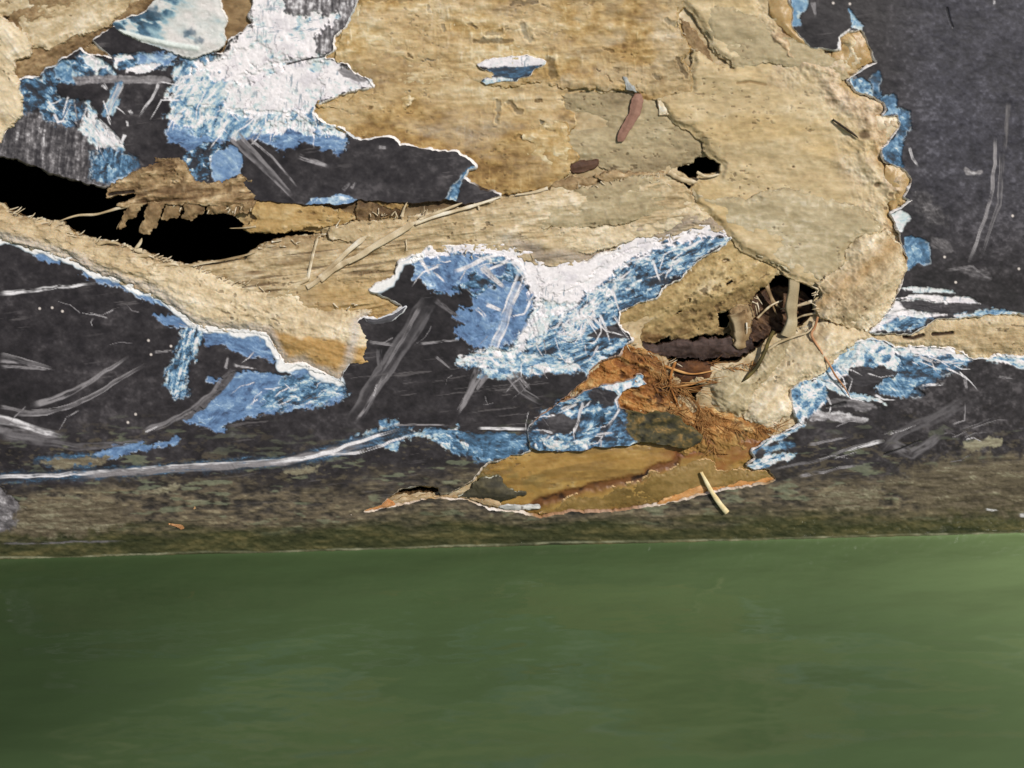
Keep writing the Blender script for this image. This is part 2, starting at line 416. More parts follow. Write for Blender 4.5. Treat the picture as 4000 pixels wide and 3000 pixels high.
# (ramp, outline, value, noise amount, noise size along/across, noise angle, edge feather, edge roughness, depth)
PATCH = [
 ('G', [(0,450),(90,440),(200,440),(330,440),(380,560),(470,600),(560,640),(540,700),(450,725),(380,735),(280,700),(200,675),(60,625),(-100,600),(-100,520)], .30,.8, 12,95, .12, 14, 12, 2),
 ('T', [(60,312),(150,296),(200,262),(300,210),(400,235),(440,285),(300,320),(200,330),(240,380),(330,400),(370,440),(260,490),(190,470),(170,430),(90,440),(84,390)], .34,.62, 30,24, .3, 10, 14, 4),
 ('T', [(210,262),(240,240),(270,250),(300,290),(290,318),(250,318),(220,300)], .58,.25, 30,30, 0, 5, 6, 3),
 ('T', [(310,218),(350,215),(400,232),(440,280),(452,296),(430,280),(395,262),(378,300),(360,270),(335,245)], .82,.25, 20,20, 0, 4, 6, 4),
 ('T', [(443,215),(560,205),(690,235),(745,226),(690,250),(630,275),(560,270),(500,272),(452,262)], .36,.5, 40,14, 0, 4, 8, 3),
 ('B', [(540,212),(640,204),(690,210),(660,240),(600,268),(540,255)], .66,.25, 30,20, 0, 5, 8, 3),
 ('T', [(445,222),(510,215),(520,228),(460,236),(455,262),(446,258)], .88,.2, 20,10, 0, 3, 4, 3),
 ('T', [(490,262),(560,258),(620,240),(640,252),(570,282),(492,282)], .92,.2, 20,10, 0, 3, 5, 3),
 ('G', [(280,300),(460,296),(650,300),(670,316),(560,326),(420,322),(300,330)], .62,.3, 90,8, 0, 5, 5, 1),
 ('T', [(345,405),(372,440),(380,470),(430,510),(482,560),(470,595),(440,592),(396,585),(330,530),(318,505),(330,470)], .82,.35, 34,10, .75, 6, 8, 5),
 ('G', [(390,470),(420,490),(470,548),(475,560),(430,530),(392,490)], .9,.2, 34,5, .8, 4, 3, 1),
 ('T', [(355,600),(420,575),(470,590),(520,620),(545,650),(500,700),(440,722),(390,700),(350,700)], .36,.5, 16,70, .1, 10, 10, 3),
 ('B', [(440,700),(500,685),(540,690),(500,715),(450,728)], .62,.25, 20,20, 0, 4, 6, 3),
 ('G', [(985,-300),(1400,-300),(1398,0),(1362,72),(1307,140),(1298,199),(1260,215),(1200,200),(1100,120),(960,100)], .56,.7, 10,44, 0, 10, 10, 2),
 # big scuffed area: blue foot, pale body, white top
 ('B', [(650,560),(700,560),(760,600),(860,560),(960,540),(1040,560),(1110,596),(1175,556),(1250,575),(1320,603),(1330,590),(1365,552),(1340,515),(1290,500),(1200,470),(1100,430),(900,420),(720,420),(660,470)], .47,.34, 60,16, -.1, 5, 10, 4),
 ('T', [(665,460),(655,380),(680,300),(690,250),(750,226),(880,215),(1000,180),(1150,240),(1250,260),(1250,400),(1215,445),(1250,478),(1330,505),(1345,520),(1300,530),(1230,520),(1180,495),(1120,505),(1060,520),(1010,505),(960,530),(880,545),(820,530),(760,530),(720,500)], .72,.42, 18,60, .55, 12, 20, 4),
 ('T', [(880,215),(905,150),(985,90),(980,-20),(985,-300),(1100,-300),(1110,40),(1160,60),(1205,62),(1240,40),(1310,55),(1305,98),(1250,120),(1232,200),(1268,222),(1200,235),(1120,235),(1020,290),(960,330),(860,300),(760,280),(760,240)], .99,.36, 22,34, 0, 6, 22, 5),
 ('T', [(1010,260),(1120,238),(1260,228),(1355,255),(1432,305),(1458,338),(1330,366),(1230,402),(1215,440),(1150,440),(1060,430),(960,450),(880,420),(900,340)], .96,.34, 50,26, .4, 10, 18, 5),
 ('T', [(1010,500),(1100,470),(1180,480),(1240,500),(1330,505),(1345,522),(1280,530),(1200,525),(1120,508),(1060,525)], .85,.3, 12,34, .2, 4, 12, 4),
 ('G', [(1320,275),(1355,258),(1390,285),(1435,308),(1400,320),(1340,300)], .66,.2, 40,10, .4, 4, 5, 1),
 ('B', [(830,585),(900,566),(948,600),(950,640),(930,680),(890,705),(850,722),(822,690),(815,640)], .54,.26, 36,26, 0, 3, 6, 4),
 ('T', [(712,620),(740,590),(800,562),(880,560),(905,575),(850,590),(815,640),(812,700),(790,712),(740,690),(720,660)], .34,.75, 26,20, .6, 4, 8, 4),
 ('B', [(1195,800),(1215,775),(1300,770),(1330,752),(1400,785),(1442,818),(1410,830),(1385,840),(1300,822)], .66,.36, 34,18, 0, 3, 4, 0),
 ('T', [(1826,655),(1856,650),(1830,690),(1806,700),(1780,790),(1742,780),(1765,730),(1800,690)], .5,.3, 14,40, .3, 3, 4, 2),
 # middle patch under the torn band
 ('B', [(1620,1005),(1700,990),(1850,985),(1960,1040),(2010,1085),(1930,1080),(1845,1075),(1810,1120),(1770,1135),(1730,1150),(1680,1142),(1645,1110),(1608,1080)], .52,.36, 30,22, .3, 3, 13, 4),
 ('B', [(1850,1140),(1920,1120),(2000,1080),(2080,1160),(2090,1260),(2050,1340),(1960,1350),(1850,1358),(1788,1312),(1778,1280),(1825,1270),(1778,1238),(1788,1204),(1850,1196)], .5,.26, 36,20, .4, 3, 12, 4),
 ('T', [(2050,1280),(2090,1200),(2200,1140),(2300,1090),(2400,1000),(2520,950),(2680,915),(2860,915),(2860,950),(2741,1007),(2692,1047),(2606,1106),(2565,1160),(2416,1215),(2414,1269),(2472,1330),(2412,1382),(2303,1455),(2200,1440),(2060,1468),(1860,1440),(1785,1425),(1850,1392),(1990,1370)], .47,.58, 46,13, -.35, 5, 12, 4),
 ('T', [(1820,1385),(1900,1368),(2010,1365),(2060,1380),(2160,1400),(2250,1420),(2290,1445),(2060,1465),(1900,1440),(1830,1420)], .66,.45, 50,14, .1, 6, 10, 3),
 ('T', [(1600,1000),(1642,965),(1760,925),(1950,920),(2060,950),(2100,985),(2140,990),(2250,985),(2300,990),(2380,960),(2470,895),(2650,870),(2710,845),(2840,856),(2880,915),(2700,945),(2600,952),(2520,1000),(2450,1015),(2400,1075),(2330,1120),(2270,1155),(2240,1215),(2130,1240),(2095,1200),(2060,1110),(2020,1020),(1900,985),(1760,990),(1680,1000)], 1.02,.18, 40,16, -.3, 5, 12, 6),
 ('T', [(2090,1180),(2240,1200),(2180,1245),(2120,1290),(2060,1330),(2040,1370),(2000,1380),(2030,1300),(2070,1260)], .9,.3, 30,14, -.8, 8, 12, 4),
 ('G', [(2290,1315),(2350,1280),(2410,1265),(2450,1300),(2470,1328),(2380,1320)], .05,.2, 40,10, 0, 3, 4, 0),
 # lower left
 ('B', [(120,985),(205,990),(225,1015),(190,1030),(150,1015)], .5,.25, 30,14, .3, 4, 9, 3),
 ('B', [(300,1040),(345,1045),(452,1090),(560,1130),(630,1165),(575,1162),(490,1128),(440,1112),(380,1105),(330,1075)], .5,.25, 40,12, .3, 4, 12, 3),
 ('B', [(490,1122),(570,1130),(640,1170),(680,1215),(640,1200),(590,1178),(530,1160)], .54,.25, 40,12, .5, 4, 8, 3),
 ('B', [(600,1230),(680,1230),(720,1240),(790,1285),(770,1300),(700,1280),(650,1262)], .46,.25, 40,12, .4, 4, 10, 3),
 ('B', [(780,1285),(900,1292),(1000,1298),(1050,1310),(1076,1350),(1092,1400),(1060,1410),(990,1398),(920,1378),(870,1346),(800,1340)], .46,.28, 46,12, .2, 3, 8, 4),
 ('B', [(990,1450),(1140,1472),(1140,1425),(1190,1426),(1262,1460),(1335,1495),(1346,1538),(1290,1577),(1200,1596),(1060,1613),(920,1642),(886,1652),(868,1690),(833,1687),(805,1663),(708,1642),(790,1590),(872,1508),(815,1490),(820,1476),(880,1476),(915,1446)], .5,.3, 46,18, -.2, 3, 9, 5),
 ('T', [(1020,1560),(1100,1490),(1200,1470),(1330,1500),(1345,1540),(1280,1575),(1150,1590),(1060,1600)], .5,.5, 46,16, -.2, 10, 14, 2),
 ('G', [(690,1640),(760,1585),(850,1510),(900,1440),(925,1450),(880,1520),(800,1590),(730,1640)], .3,.2, 40,10, -.8, 5, 5, -1),
 ('T', [(720,1290),(760,1275),(800,1285),(775,1360),(745,1420),(725,1480),(735,1545),(690,1550),(645,1520),(640,1470),(680,1400),(705,1340)], .5,.6, 9,60, .25, 9, 12, 2),
 ('B', [(355,1790),(400,1760),(450,1738),(520,1732),(570,1738),(640,1722),(690,1708),(705,1716),(690,1728),(570,1760),(480,1775),(440,1795)], .48,.25, 46,12, -.1, 4, 8, 3),
 ('G', [(-50,1890),(0,1905),(60,1950),(112,2000),(104,2040),(40,2070),(-50,2085)], .52,.5, 40,20, .6, 6, 10, 2),
 ('T', [(140,1790),(300,1770),(400,1790),(350,1815),(200,1820)], .3,.25, 60,10, 0, 12, 12, 1),
 ('T', [(1380,1715),(1480,1680),(1490,1650),(1545,1650),(1560,1680),(1650,1690),(1760,1665),(1790,1690),(1740,1720),(1640,1700),(1560,1720),(1540,1760),(1480,1740)], .62,.4, 40,14, -.2, 9, 14, 1),
 ('T', [(1690,1700),(1770,1700),(1860,1750),(1905,1800),(1870,1800),(1800,1770),(1730,1745)], .56,.45, 40,10, .5, 8, 10, 1),
 ('T', [(1790,1690),(1900,1690),(2060,1700),(2063,1757),(1960,1795),(1900,1800),(1830,1750)], .36,.3, 60,14, 0, 8, 10, 1),
 ('T', [(1868,1470),(1890,1445),(1995,1440),(2010,1470),(1940,1480),(1900,1480)], .62,.4, 20,20, 0, 8, 8, 1),
 # right lower chips
 ('T', [(3192,1470),(3246,1412),(3338,1345),(3400,1326),(3470,1340),(3515,1375),(3520,1430),(3500,1455),(3440,1435),(3360,1432),(3310,1470),(3260,1490),(3220,1500)], .66,.5, 22,34, .7, 4, 9, 4),
 ('G', [(3320,1440),(3370,1430),(3450,1440),(3508,1452),(3430,1495),(3370,1512),(3310,1490)], .0,.15, 40,14, 0, 3, 5, 0),
 ('T', [(3500,1360),(3560,1352),(3640,1360),(3730,1360),(3800,1408),(3740,1440),(3690,1470),(3640,1500),(3580,1520),(3600,1540),(3520,1552),(3440,1540),(3420,1510),(3500,1465),(3525,1420)], .42,.42, 40,14, .1, 5, 9, 4),
 ('T', [(3496,1356),(3560,1348),(3640,1356),(3730,1358),(3800,1404),(3760,1408),(3700,1385),(3620,1392),(3510,1388)], .88,.3, 60,10, .1, 4, 6, 4),
 ('T', [(3090,1525),(3132,1496),(3190,1478),(3225,1500),(3230,1560),(3210,1610),(3160,1625),(3140,1662),(3112,1624),(3096,1576)], .68,.5, 24,26, .5, 4, 9, 4),
 ('T', [(3190,1480),(3260,1490),(3330,1540),(3440,1555),(3460,1580),(3420,1570),(3330,1560),(3270,1540),(3240,1520)], .74,.3, 60,8, .15, 4, 7, 2),
 ('G', [(3180,1612),(3280,1607),(3390,1640),(3380,1650),(3260,1640),(3170,1640)], .8,.3, 60,8, .1, 5, 6, 1),
 ('G', [(3230,1560),(3330,1555),(3440,1590),(3380,1602),(3260,1580)], .5,.3, 60,8, .15, 8, 8, 1),
 ('T', [(3000,1722),(3086,1684),(3125,1668),(3100,1690),(3040,1720),(2990,1745),(2945,1770),(2960,1745)], .62,.4, 40,10, -.4, 4, 7, 2),
 ('T', [(2975,1745),(3100,1730),(3105,1745),(3000,1765)], .5,.4, 40,10, -.1, 7, 7, 1),
 ('T', [(2911,1823),(2960,1790),(3000,1770),(3110,1772),(3100,1790),(3010,1815),(2940,1836)], .66,.5, 30,12, -.2, 5, 8, 2),
 ('T', [(3830,1392),(3900,1385),(4000,1388),(4300,1385),(4300,1440),(4000,1444),(3950,1425),(3860,1412)], .7,.45, 60,12, .02, 6, 8, 3),
 # right side, along the scalloped edge
 ('T', [(3080,-300),(3150,-300),(3152,0),(3150,32),(3126,60),(3128,92),(3092,98)], .60,.16, 40,40, 0, 3, 6, 3),
 ('T', [(3316,35),(3345,70),(3370,102),(3368,118),(3325,112),(3328,80)], .60,.18, 30,30, 0, 3, 4, 3),
 ('T', [(3276,188),(3278,145),(3320,113),(3310,150),(3296,192)], .92,.1, 30,30, 0, 3, 3, 3),
 ('T', [(3305,312),(3330,305),(3370,312),(3400,330),(3430,380),(3412,380),(3345,356)], .57,.34, 26,22, .3, 3, 8, 3),
 ('T', [(3400,310),(3435,270),(3440,340),(3436,376),(3415,372),(3405,340)], .34,.2, 26,30, .3, 5, 6, 2),
 ('T', [(3435,380),(3495,372),(3505,420),(3550,437),(3552,500),(3535,545),(3524,600),(3526,650),(3470,643),(3448,620),(3446,580),(3495,535),(3515,490),(3505,448),(3452,452),(3468,430),(3452,398)], .43,.30, 24,26, .4, 3, 7, 4),
 ('T', [(3480,840),(3520,820),(3550,830),(3552,862),(3530,880),(3524,905),(3512,905)], .86,.2, 30,30, 0, 3, 4, 2),
 ('T', [(3530,925),(3560,922),(3632,948),(3634,1025),(3612,1036),(3585,1030),(3562,1040),(3546,1052),(3540,1000)], .5,.26, 26,30, 0, 3, 5, 3),
 ('T', [(3518,1125),(3560,1118),(3720,1138),(3730,1148),(3560,1138)], .82,.2, 90,7, .1, 4, 4, 2),
 ('T', [(3500,1165),(3560,1150),(3700,1158),(3790,1160),(3832,1186),(3700,1182),(3560,1170)], 1.0,.2, 90,7, .12, 3, 4, 4),
 ('T', [(3500,1170),(3560,1170),(3700,1182),(3700,1190),(3600,1200),(3500,1240),(3440,1292),(3398,1298),(3455,1240)], .9,.25, 60,14, -.5, 3, 5, 4),
 ('G', [(3520,1180),(3600,1175),(3720,1190),(3860,1190),(3870,1218),(3760,1232),(3640,1228),(3540,1212)], .02,.3, 60,9, .05, 5, 6, 0),
 ('T', [(3500,1224),(3560,1216),(3640,1226),(3640,1242),(3610,1270),(3560,1292),(3480,1296),(3430,1290),(3450,1262)], .55,.5, 50,16, .1, 4, 6, 3),
 ('T', [(3480,1216),(3560,1214),(3700,1228),(3640,1242),(3520,1236),(3450,1270),(3420,1296),(3400,1298),(3440,1250)], .95,.2, 60,8, 0, 3, 4, 3),
 ('T', [(3700,1234),(3860,1208),(3900,1214),(4000,1222),(4300,1205),(4300,1236),(4000,1240),(3870,1234),(3760,1246)], .66,.4, 60,10, 0, 5, 7, 2),
 ('G', [(3580,770),(3640,780),(3700,840),(3690,880),(3620,860),(3570,810)], .2,.6, 20,16, .5, 18, 18, 0),
 ('G', [(3640,930),(3700,945),(3732,985),(3700,985),(3640,960)], .35,.3, 30,8, .6, 8, 6, 0),
 ('G', [(3730,1050),(3840,1050),(3870,1090),(3800,1075)], .35,.4, 30,8, .2, 12, 8, 0),
 ('G', [(3770,660),(3790,672),(3835,668),(3830,680),(3780,682)], .7,.3, 30,8, .2, 5, 5, 0),
]
# scratches: (points, half width start, end, brightness, style)  style e: bright edges with a dark middle, f: filled
SCR = [
 ([(905,520),(970,590),(1060,680),(1150,775)], 22, 7, .55, 'e'), ([(960,530),(1060,610),(1160,728)], 6, 3, .62, 'f'), ([(930,530),(1000,600),(1100,710)], 10, 5, .5, 'f'),
 ([(1165,608),(1220,628),(1280,648)], 10, 7, .62, 'f'), ([(1340,745),(1370,715)], 8, 6, .4, 'f'), ([(1375,740),(1390,712)], 6, 4, .5, 'f'), ([(1480,575),(1510,578)], 7, 5, .6, 'f'),
 ([(0,1146),(120,1135),(370,1108)], 9, 5, .9, 'f'), ([(0,1398),(90,1410),(210,1440)], 17, 4, .62, 'e'), ([(0,1430),(120,1436),(200,1442)], 8, 3, .5, 'f'),
 ([(130,1585),(240,1550),(350,1490),(500,1395)], 13, 5, .58, 'f'), ([(50,1610),(180,1610),(290,1580),(420,1510),(565,1425)], 12, 5, .66, 'e'), ([(0,1590),(120,1612),(220,1600)], 8, 4, .45, 'f'),
 ([(-40,1630),(60,1650),(150,1680),(235,1705)], 18, 9, .95, 'f'), ([(-40,1650),(80,1680),(240,1700)], 30, 14, .42, 'f'), ([(0,1700),(140,1720),(300,1745),(480,1735),(600,1710)], 20, 8, .36, 'f'),
 ([(560,1690),(640,1655),(740,1605),(820,1540),(900,1445)], 13, 7, .45, 'f'), ([(565,1690),(620,1665)], 4, 3, .8, 'f'), ([(880,1440),(892,1395)], 7, 4, .6, 'f'), ([(600,1372),(680,1370)], 5, 5, .55, 'f'),
 ([(915,1426),(1000,1440)], 5, 2, .7, 'f'),
 ([(-40,1864),(200,1858),(420,1842),(800,1815),(1000,1806),(1160,1794)], 7, 8, .9, 'f'), ([(300,1858),(700,1832),(1100,1806),(1350,1750),(1480,1705)], 12, 15, .5, 'f'),
 ([(1040,1810),(1220,1786),(1420,1722),(1560,1680)], 9, 5, .95, 'f'), ([(1280,1776),(1400,1766),(1500,1735),(1620,1695)], 7, 4, .85, 'f'), ([(1540,1660),(1760,1662)], 3, 3, .6, 'f'), ([(1870,1672),(2063,1676)], 5, 6, .98, 'f'),
 ([(1680,1170),(1600,1300),(1520,1420),(1440,1540),(1380,1645)], 30, 24, .36, 'e'), ([(1640,1200),(1560,1350),(1480,1470)], 9, 5, .44, 'f'), ([(1500,1470),(1440,1570),(1390,1650)], 8, 6, .52, 'f'), ([(1480,1360),(1484,1440),(1440,1500)], 12, 4, .34, 'f'), ([(1460,1550),(1475,1500)], 4, 3, .7, 'f'),
 ([(1440,1335),(1540,1345)], 6, 5, .5, 'f'), ([(1640,1342),(1790,1328)], 5, 4, .58, 'f'), ([(1700,1390),(1760,1440)], 5, 3, .5, 'f'), ([(1700,1172),(1790,1240)], 10, 6, .34, 'f'),
 ([(1875,1440),(1840,1520),(1790,1625)], 20, 3, .55, 'f'), ([(1900,1460),(1860,1530)], 12, 3, .5, 'f'), ([(1985,1455),(2040,1530),(2110,1570)], 16, 9, .5, 'e'), ([(2015,1455),(2070,1520)], 9, 6, .6, 'f'),
 ([(2040,1060),(2000,1160),(1960,1290),(1920,1380)], 13, 15, .94, 'e'), ([(2000,1010),(2080,1110),(2120,1180)], 12, 14, .98, 'f'), ([(1775,1065),(1880,1015),(2000,975)], 7, 10, .98, 'f'), ([(1880,1070),(1990,1010)], 4, 7, .9, 'f'),
 ([(1880,1040),(1920,1080),(1975,1130)], 14, 6, .8, 'f'), ([(2130,1200),(2070,1260),(2030,1360)], 10, 12, .98, 'f'), ([(1640,1010),(1680,1075)], 7, 4, .9, 'f'), ([(1690,1060),(1740,1105)], 5, 4, .86, 'f'), ([(1860,1205),(1900,1240)], 8, 7, .95, 'f'), ([(1900,1190),(1960,1215)], 8, 6, .9, 'f'),
 ([(2545,1010),(2580,1100)], 6, 3, .95, 'f'),
 ([(3890,540),(3886,650),(3868,790),(3820,930),(3788,1020)], 7, 6, .62, 'f'), ([(3915,600),(3905,800),(3860,920),(3830,1000)], 9, 5, .48, 'e'), ([(3940,400),(3925,600)], 9, 6, .32, 'f'),
 ([(3552,575),(3566,620),(3588,650)], 6, 4, .72, 'f'), ([(3700,1055),(3800,1040),(3870,1090)], 5, 4, .45, 'f'), ([(3884,0),(3884,18)], 4, 4, .8, 'f'), ([(3178,10),(3186,60)], 10, 4, .5, 'f'),
 ([(3160,1740),(3310,1705)], 5, 4, .55, 'f'), ([(3270,1770),(3450,1722)], 5, 7, .85, 'f'), ([(3120,1860),(3260,1835),(3360,1815)], 6, 4, .62, 'f'), ([(3020,1830),(3200,1795),(3420,1720)], 6, 4, .36, 'f'), ([(3440,1760),(3520,1690),(3700,1610),(3800,1560)], 14, 26, .26, 'f'),
 ([(3480,1735),(3560,1770),(3680,1700)], 22, 14, .36, 'f'), ([(3770,1480),(3778,1520)], 7, 4, .6, 'f'), ([(3600,1508),(3692,1502)], 4, 5, .9, 'f'), ([(3900,1470),(3960,1480)], 5, 4, .5, 'f'), ([(3850,1990),(3900,1994)], 5, 3, .85, 'f'), ([(3980,2010),(4060,2020)], 8, 8, .8, 'f'),
 ([(0,2125),(490,2115)], 4, 3, .45, 'f'),
]
DARKSCR = [([(1118,250),(1190,232),(1268,220)], 4, 3), ([(3455,1775),(3520,1752),(3590,1722)], 6, 3), ([(3700,30),(3712,80),(3722,105)], 5, 3), ([(3300,1575),(3230,1590)], 10, 5)]
SPECKS = [(155,1205),(204,1202),(244,1216),(580,1330),(590,1385),(668,1352),(3690,1004),(3955,843),(3980,1050),(3734,1103),(1560,860),(1400,1120),(500,1650),(530,1618),(3255,12),(3320,15)]

PATCH.insert(next(i for i, q in enumerate(PATCH) if q[1][0] == (1620,1005)), ('T', [(1640,1000),(1760,960),(1900,960),(2060,990),(2110,1100),(2100,1300),(2060,1400),(1900,1380),(1860,1320),(1960,1250),(1880,1170),(1800,1130),(1700,1140)], .36,.6, 40,26, .5, 6, 16, 3))
PATCH += [
 ('S', [(3200,1930),(3300,1912),(3430,1908),(3452,1950),(3390,1984),(3280,1986),(3220,1965)], .6,.6, 80,10, -.03, 14, 18, 0),
 ('S', [(3760,1728),(3830,1722),(3915,1715),(3910,1740),(3800,1750)], .8,.5, 50,9, -.03, 8, 12, 0),
 ('S', [(150,1800),(300,1788),(420,1790),(380,1815),(220,1822)], .6,.5, 60,9, 0, 8, 12, 0),
 ('S', [(560,1925),(640,1900),(700,1896),(690,1912),(600,1930)], .7,.4, 50,9, 0, 8, 10, 0), ('S', [(1120,1840),(1180,1822),(1240,1818),(1226,1845),(1150,1856)], .75,.4, 50,9, 0, 8, 10, 0),
 ('S', [(90,1985),(240,1950),(420,1960),(520,2040),(330,2070),(120,2090),(60,2060)], .5,.7, 90,11, -.02, 30, 26, 0), ('S', [(3480,1890),(3700,1800),(4100,1780),(4100,2010),(3700,1990)], .34,.6, 90,13, -.02, 50, 30, 0),
 ('T', [(-60,1852),(200,1846),(400,1832),(800,1804),(1160,1778),(1420,1702),(1560,1656),(1600,1690),(1420,1758),(1200,1812),(900,1834),(400,1866),(0,1882),(-60,1884)], .18,.34, 90,9, -.1, 16, 9, 1),
 ('T', [(1800,1390),(1870,1372),(1960,1366),(2010,1372),(2020,1410),(1950,1435),(1860,1430),(1800,1412)], .84,.4, 30,14, 0, 8, 14, 1),
 ('T', [(2180,1300),(2300,1180),(2400,1090),(2470,1060),(2440,1120),(2340,1200),(2290,1280),(2220,1330)], .74,.6, 34,18, -.6, 14, 18, 1),
 ('T', [(2063,1700),(2086,1640),(2172,1578),(2275,1530),(2366,1498),(2470,1470),(2530,1450),(2530,1500),(2440,1530),(2420,1600),(2470,1620),(2500,1740),(2300,1770),(2060,1775)], .33,.62, 46,20, -.5, 8, 14, 2),
 ('G', [(2100,1650),(2160,1605),(2200,1620),(2262,1640),(2268,1680),(2200,1692),(2110,1690)], .03,.2, 40,14, 0, 5, 8, 0),
 ('G', [(2290,1536),(2340,1516),(2400,1530),(2412,1560),(2390,1582),(2350,1580),(2310,1556)], .05,.2, 40,14, 0, 5, 8, 0),
 ('T', [(2366,1500),(2470,1470),(2520,1460),(2520,1500),(2440,1528),(2416,1545),(2390,1525),(2350,1512)], .70,.4, 24,16, -.4, 4, 8, 1),
 ('T', [(2100,1715),(2200,1720),(2240,1725),(2300,1735),(2280,1758),(2120,1764),(2090,1740)], .62,.6, 24,18, 0, 6, 10, 1),
 ('O', [(2455,1600),(2520,1612),(2600,1605),(2665,1632),(2740,1690),(2740,1730),(2680,1750),(2560,1740),(2480,1735),(2450,1680)], .45,.8, 30,22, 0, 8, 12, 0),
 ('T', [(1855,252),(1890,232),(1935,222),(2060,212),(2140,230),(2136,252),(2080,258),(1980,262),(1905,266)], .95,.3, 50,12, 0, 3, 5, 1),
 ('T', [(1905,268),(1980,262),(2090,258),(2130,250),(2090,272),(2050,300),(1990,310),(1930,296),(1905,300)], .22,.25, 50,12, 0, 4, 5, 1),
 ('T', [(1880,330),(1900,305),(1950,300),(2000,312),(1950,322)], .82,.3, 50,12, 0, 3, 5, 1),
 ('T', [(3300,1360),(3360,1338),(3400,1332),(3420,1340),(3380,1370),(3330,1410),(3290,1450),(3270,1440)], .80,.35, 12,50, .7, 6, 8, 2),
 ('T', [(450,330),(480,328),(440,450),(405,445)], .62,.3, 10,60, .3, 8, 8, 1),
]
SCR += [([(472,325),(440,390),(415,455)], 12, 5, .8, 'e'), ([(622,325),(590,385),(546,452)], 6, 4, .82, 'f'), ([(400,330),(420,350)], 10, 4, .8, 'f'), ([(505,430),(515,445)], 8, 5, .8, 'f'), ([(495,470),(498,492)], 4, 3, .8, 'f'),
 ([(265,375),(245,455)], 4, 3, .9, 'f'), ([(205,440),(225,476),(258,470)], 6, 4, .85, 'f'), ([(286,388),(300,470)], 3, 3, .6, 'f'), ([(385,465),(430,510),(478,555)], 5, 4, .95, 'f'), ([(370,500),(410,540),(455,585)], 10, 8, .9, 'f'), ([(490,525),(474,570)], 7, 3, .95, 'f'),
 ([(2430,1530),(2404,1560),(2416,1600),(2396,1640),(2380,1670)], 5, 4, .9, 'f'), ([(2190,1600),(2250,1580)], 6, 5, .9, 'f'), ([(2280,1570),(2260,1640),(2240,1700)], 6, 4, .8, 'f'), ([(2330,1700),(2400,1690)], 4, 4, .75, 'f')]
_rs = np.random.RandomState(11)
def streaks(n, box, c, spread, ln, w, br):
    for _ in range(n):
        x = box[0] + _rs.rand() * (box[2] - box[0]); y = box[1] + _rs.rand() * (box[3] - box[1])
        a = math.atan2(y - c[1], x - c[0]) + _rs.randn() * spread; l = ln * (.4 + _rs.rand()); b = _rs.randn() * .25
        SCR.append(([(x, y), (x + l * .5 * math.cos(a), y + l * .5 * math.sin(a)), (x + l * math.cos(a + b), y + l * math.sin(a + b))], w * (.6 + _rs.rand()), w * .4, br + .1 * _rs.randn(), 'f'))
streaks(26, (2050,1060,2420,1260), (2260,900), .35, 110, 4.0, .98); streaks(16, (2380,960,2700,1060), (2900,840), .3, 120, 3.6, .95); streaks(6, (1680,1000,1980,1040), (2120,960), .2, 100, 3.0, .9)
streaks(14, (2000,1250,2360,1400), (2260,900), .5, 70, 3.0, .90); streaks(30, (700,260,1150,460), (1180,120), .3, 110, 4.0, .98); streaks(16, (1000,430,1320,520), (1180,150), .2, 60, 3.0, .95); streaks(10, (240,380,460,560), (330,250), .4, 70, 3.0, .92)
streaks(12, (3200,1380,3460,1560), (3080,1340), .3, 90, 3.2, .95); streaks(12, (3540,1360,3760,1450), (3400,1340), .15, 90, 3.0, .9); streaks(10, (980,1480,1300,1560), (1400,1440), .3, 80, 2.6, .85); streaks(14, (2120,1560,2420,1740), (2500,1450), .5, 70, 3.0, .85)
streaks(14, (60,1180,1300,1720), (2200,900), .5, 90, 2.2, .55); streaks(16, (1500,1250,2200,1640), (2300,800), .5, 80, 2.2, .55); streaks(14, (3150,1650,3900,1800), (2600,2000), .12, 110, 2.4, .55)
R_O = [(0, S(38, 36, 29)), (.45, S(72, 67, 44)), (.75, S(112, 92, 52)), (1, S(156, 122, 68))]
R_S = [(0, S(74, 66, 54)), (.5, S(112, 101, 82)), (1, S(152, 146, 122))]
def window(poly, ua, va, pad=60):
    p = np.asarray(poly)
    i0 = max(np.searchsorted(ua, p[:, 0].min() - pad) - 1, 0); i1 = np.searchsorted(ua, p[:, 0].max() + pad) + 1
    j0 = max(np.searchsorted(va, p[:, 1].min() - pad) - 1, 0); j1 = np.searchsorted(va, p[:, 1].max() + pad) + 1
    return slice(j0, j1), slice(i0, i1)

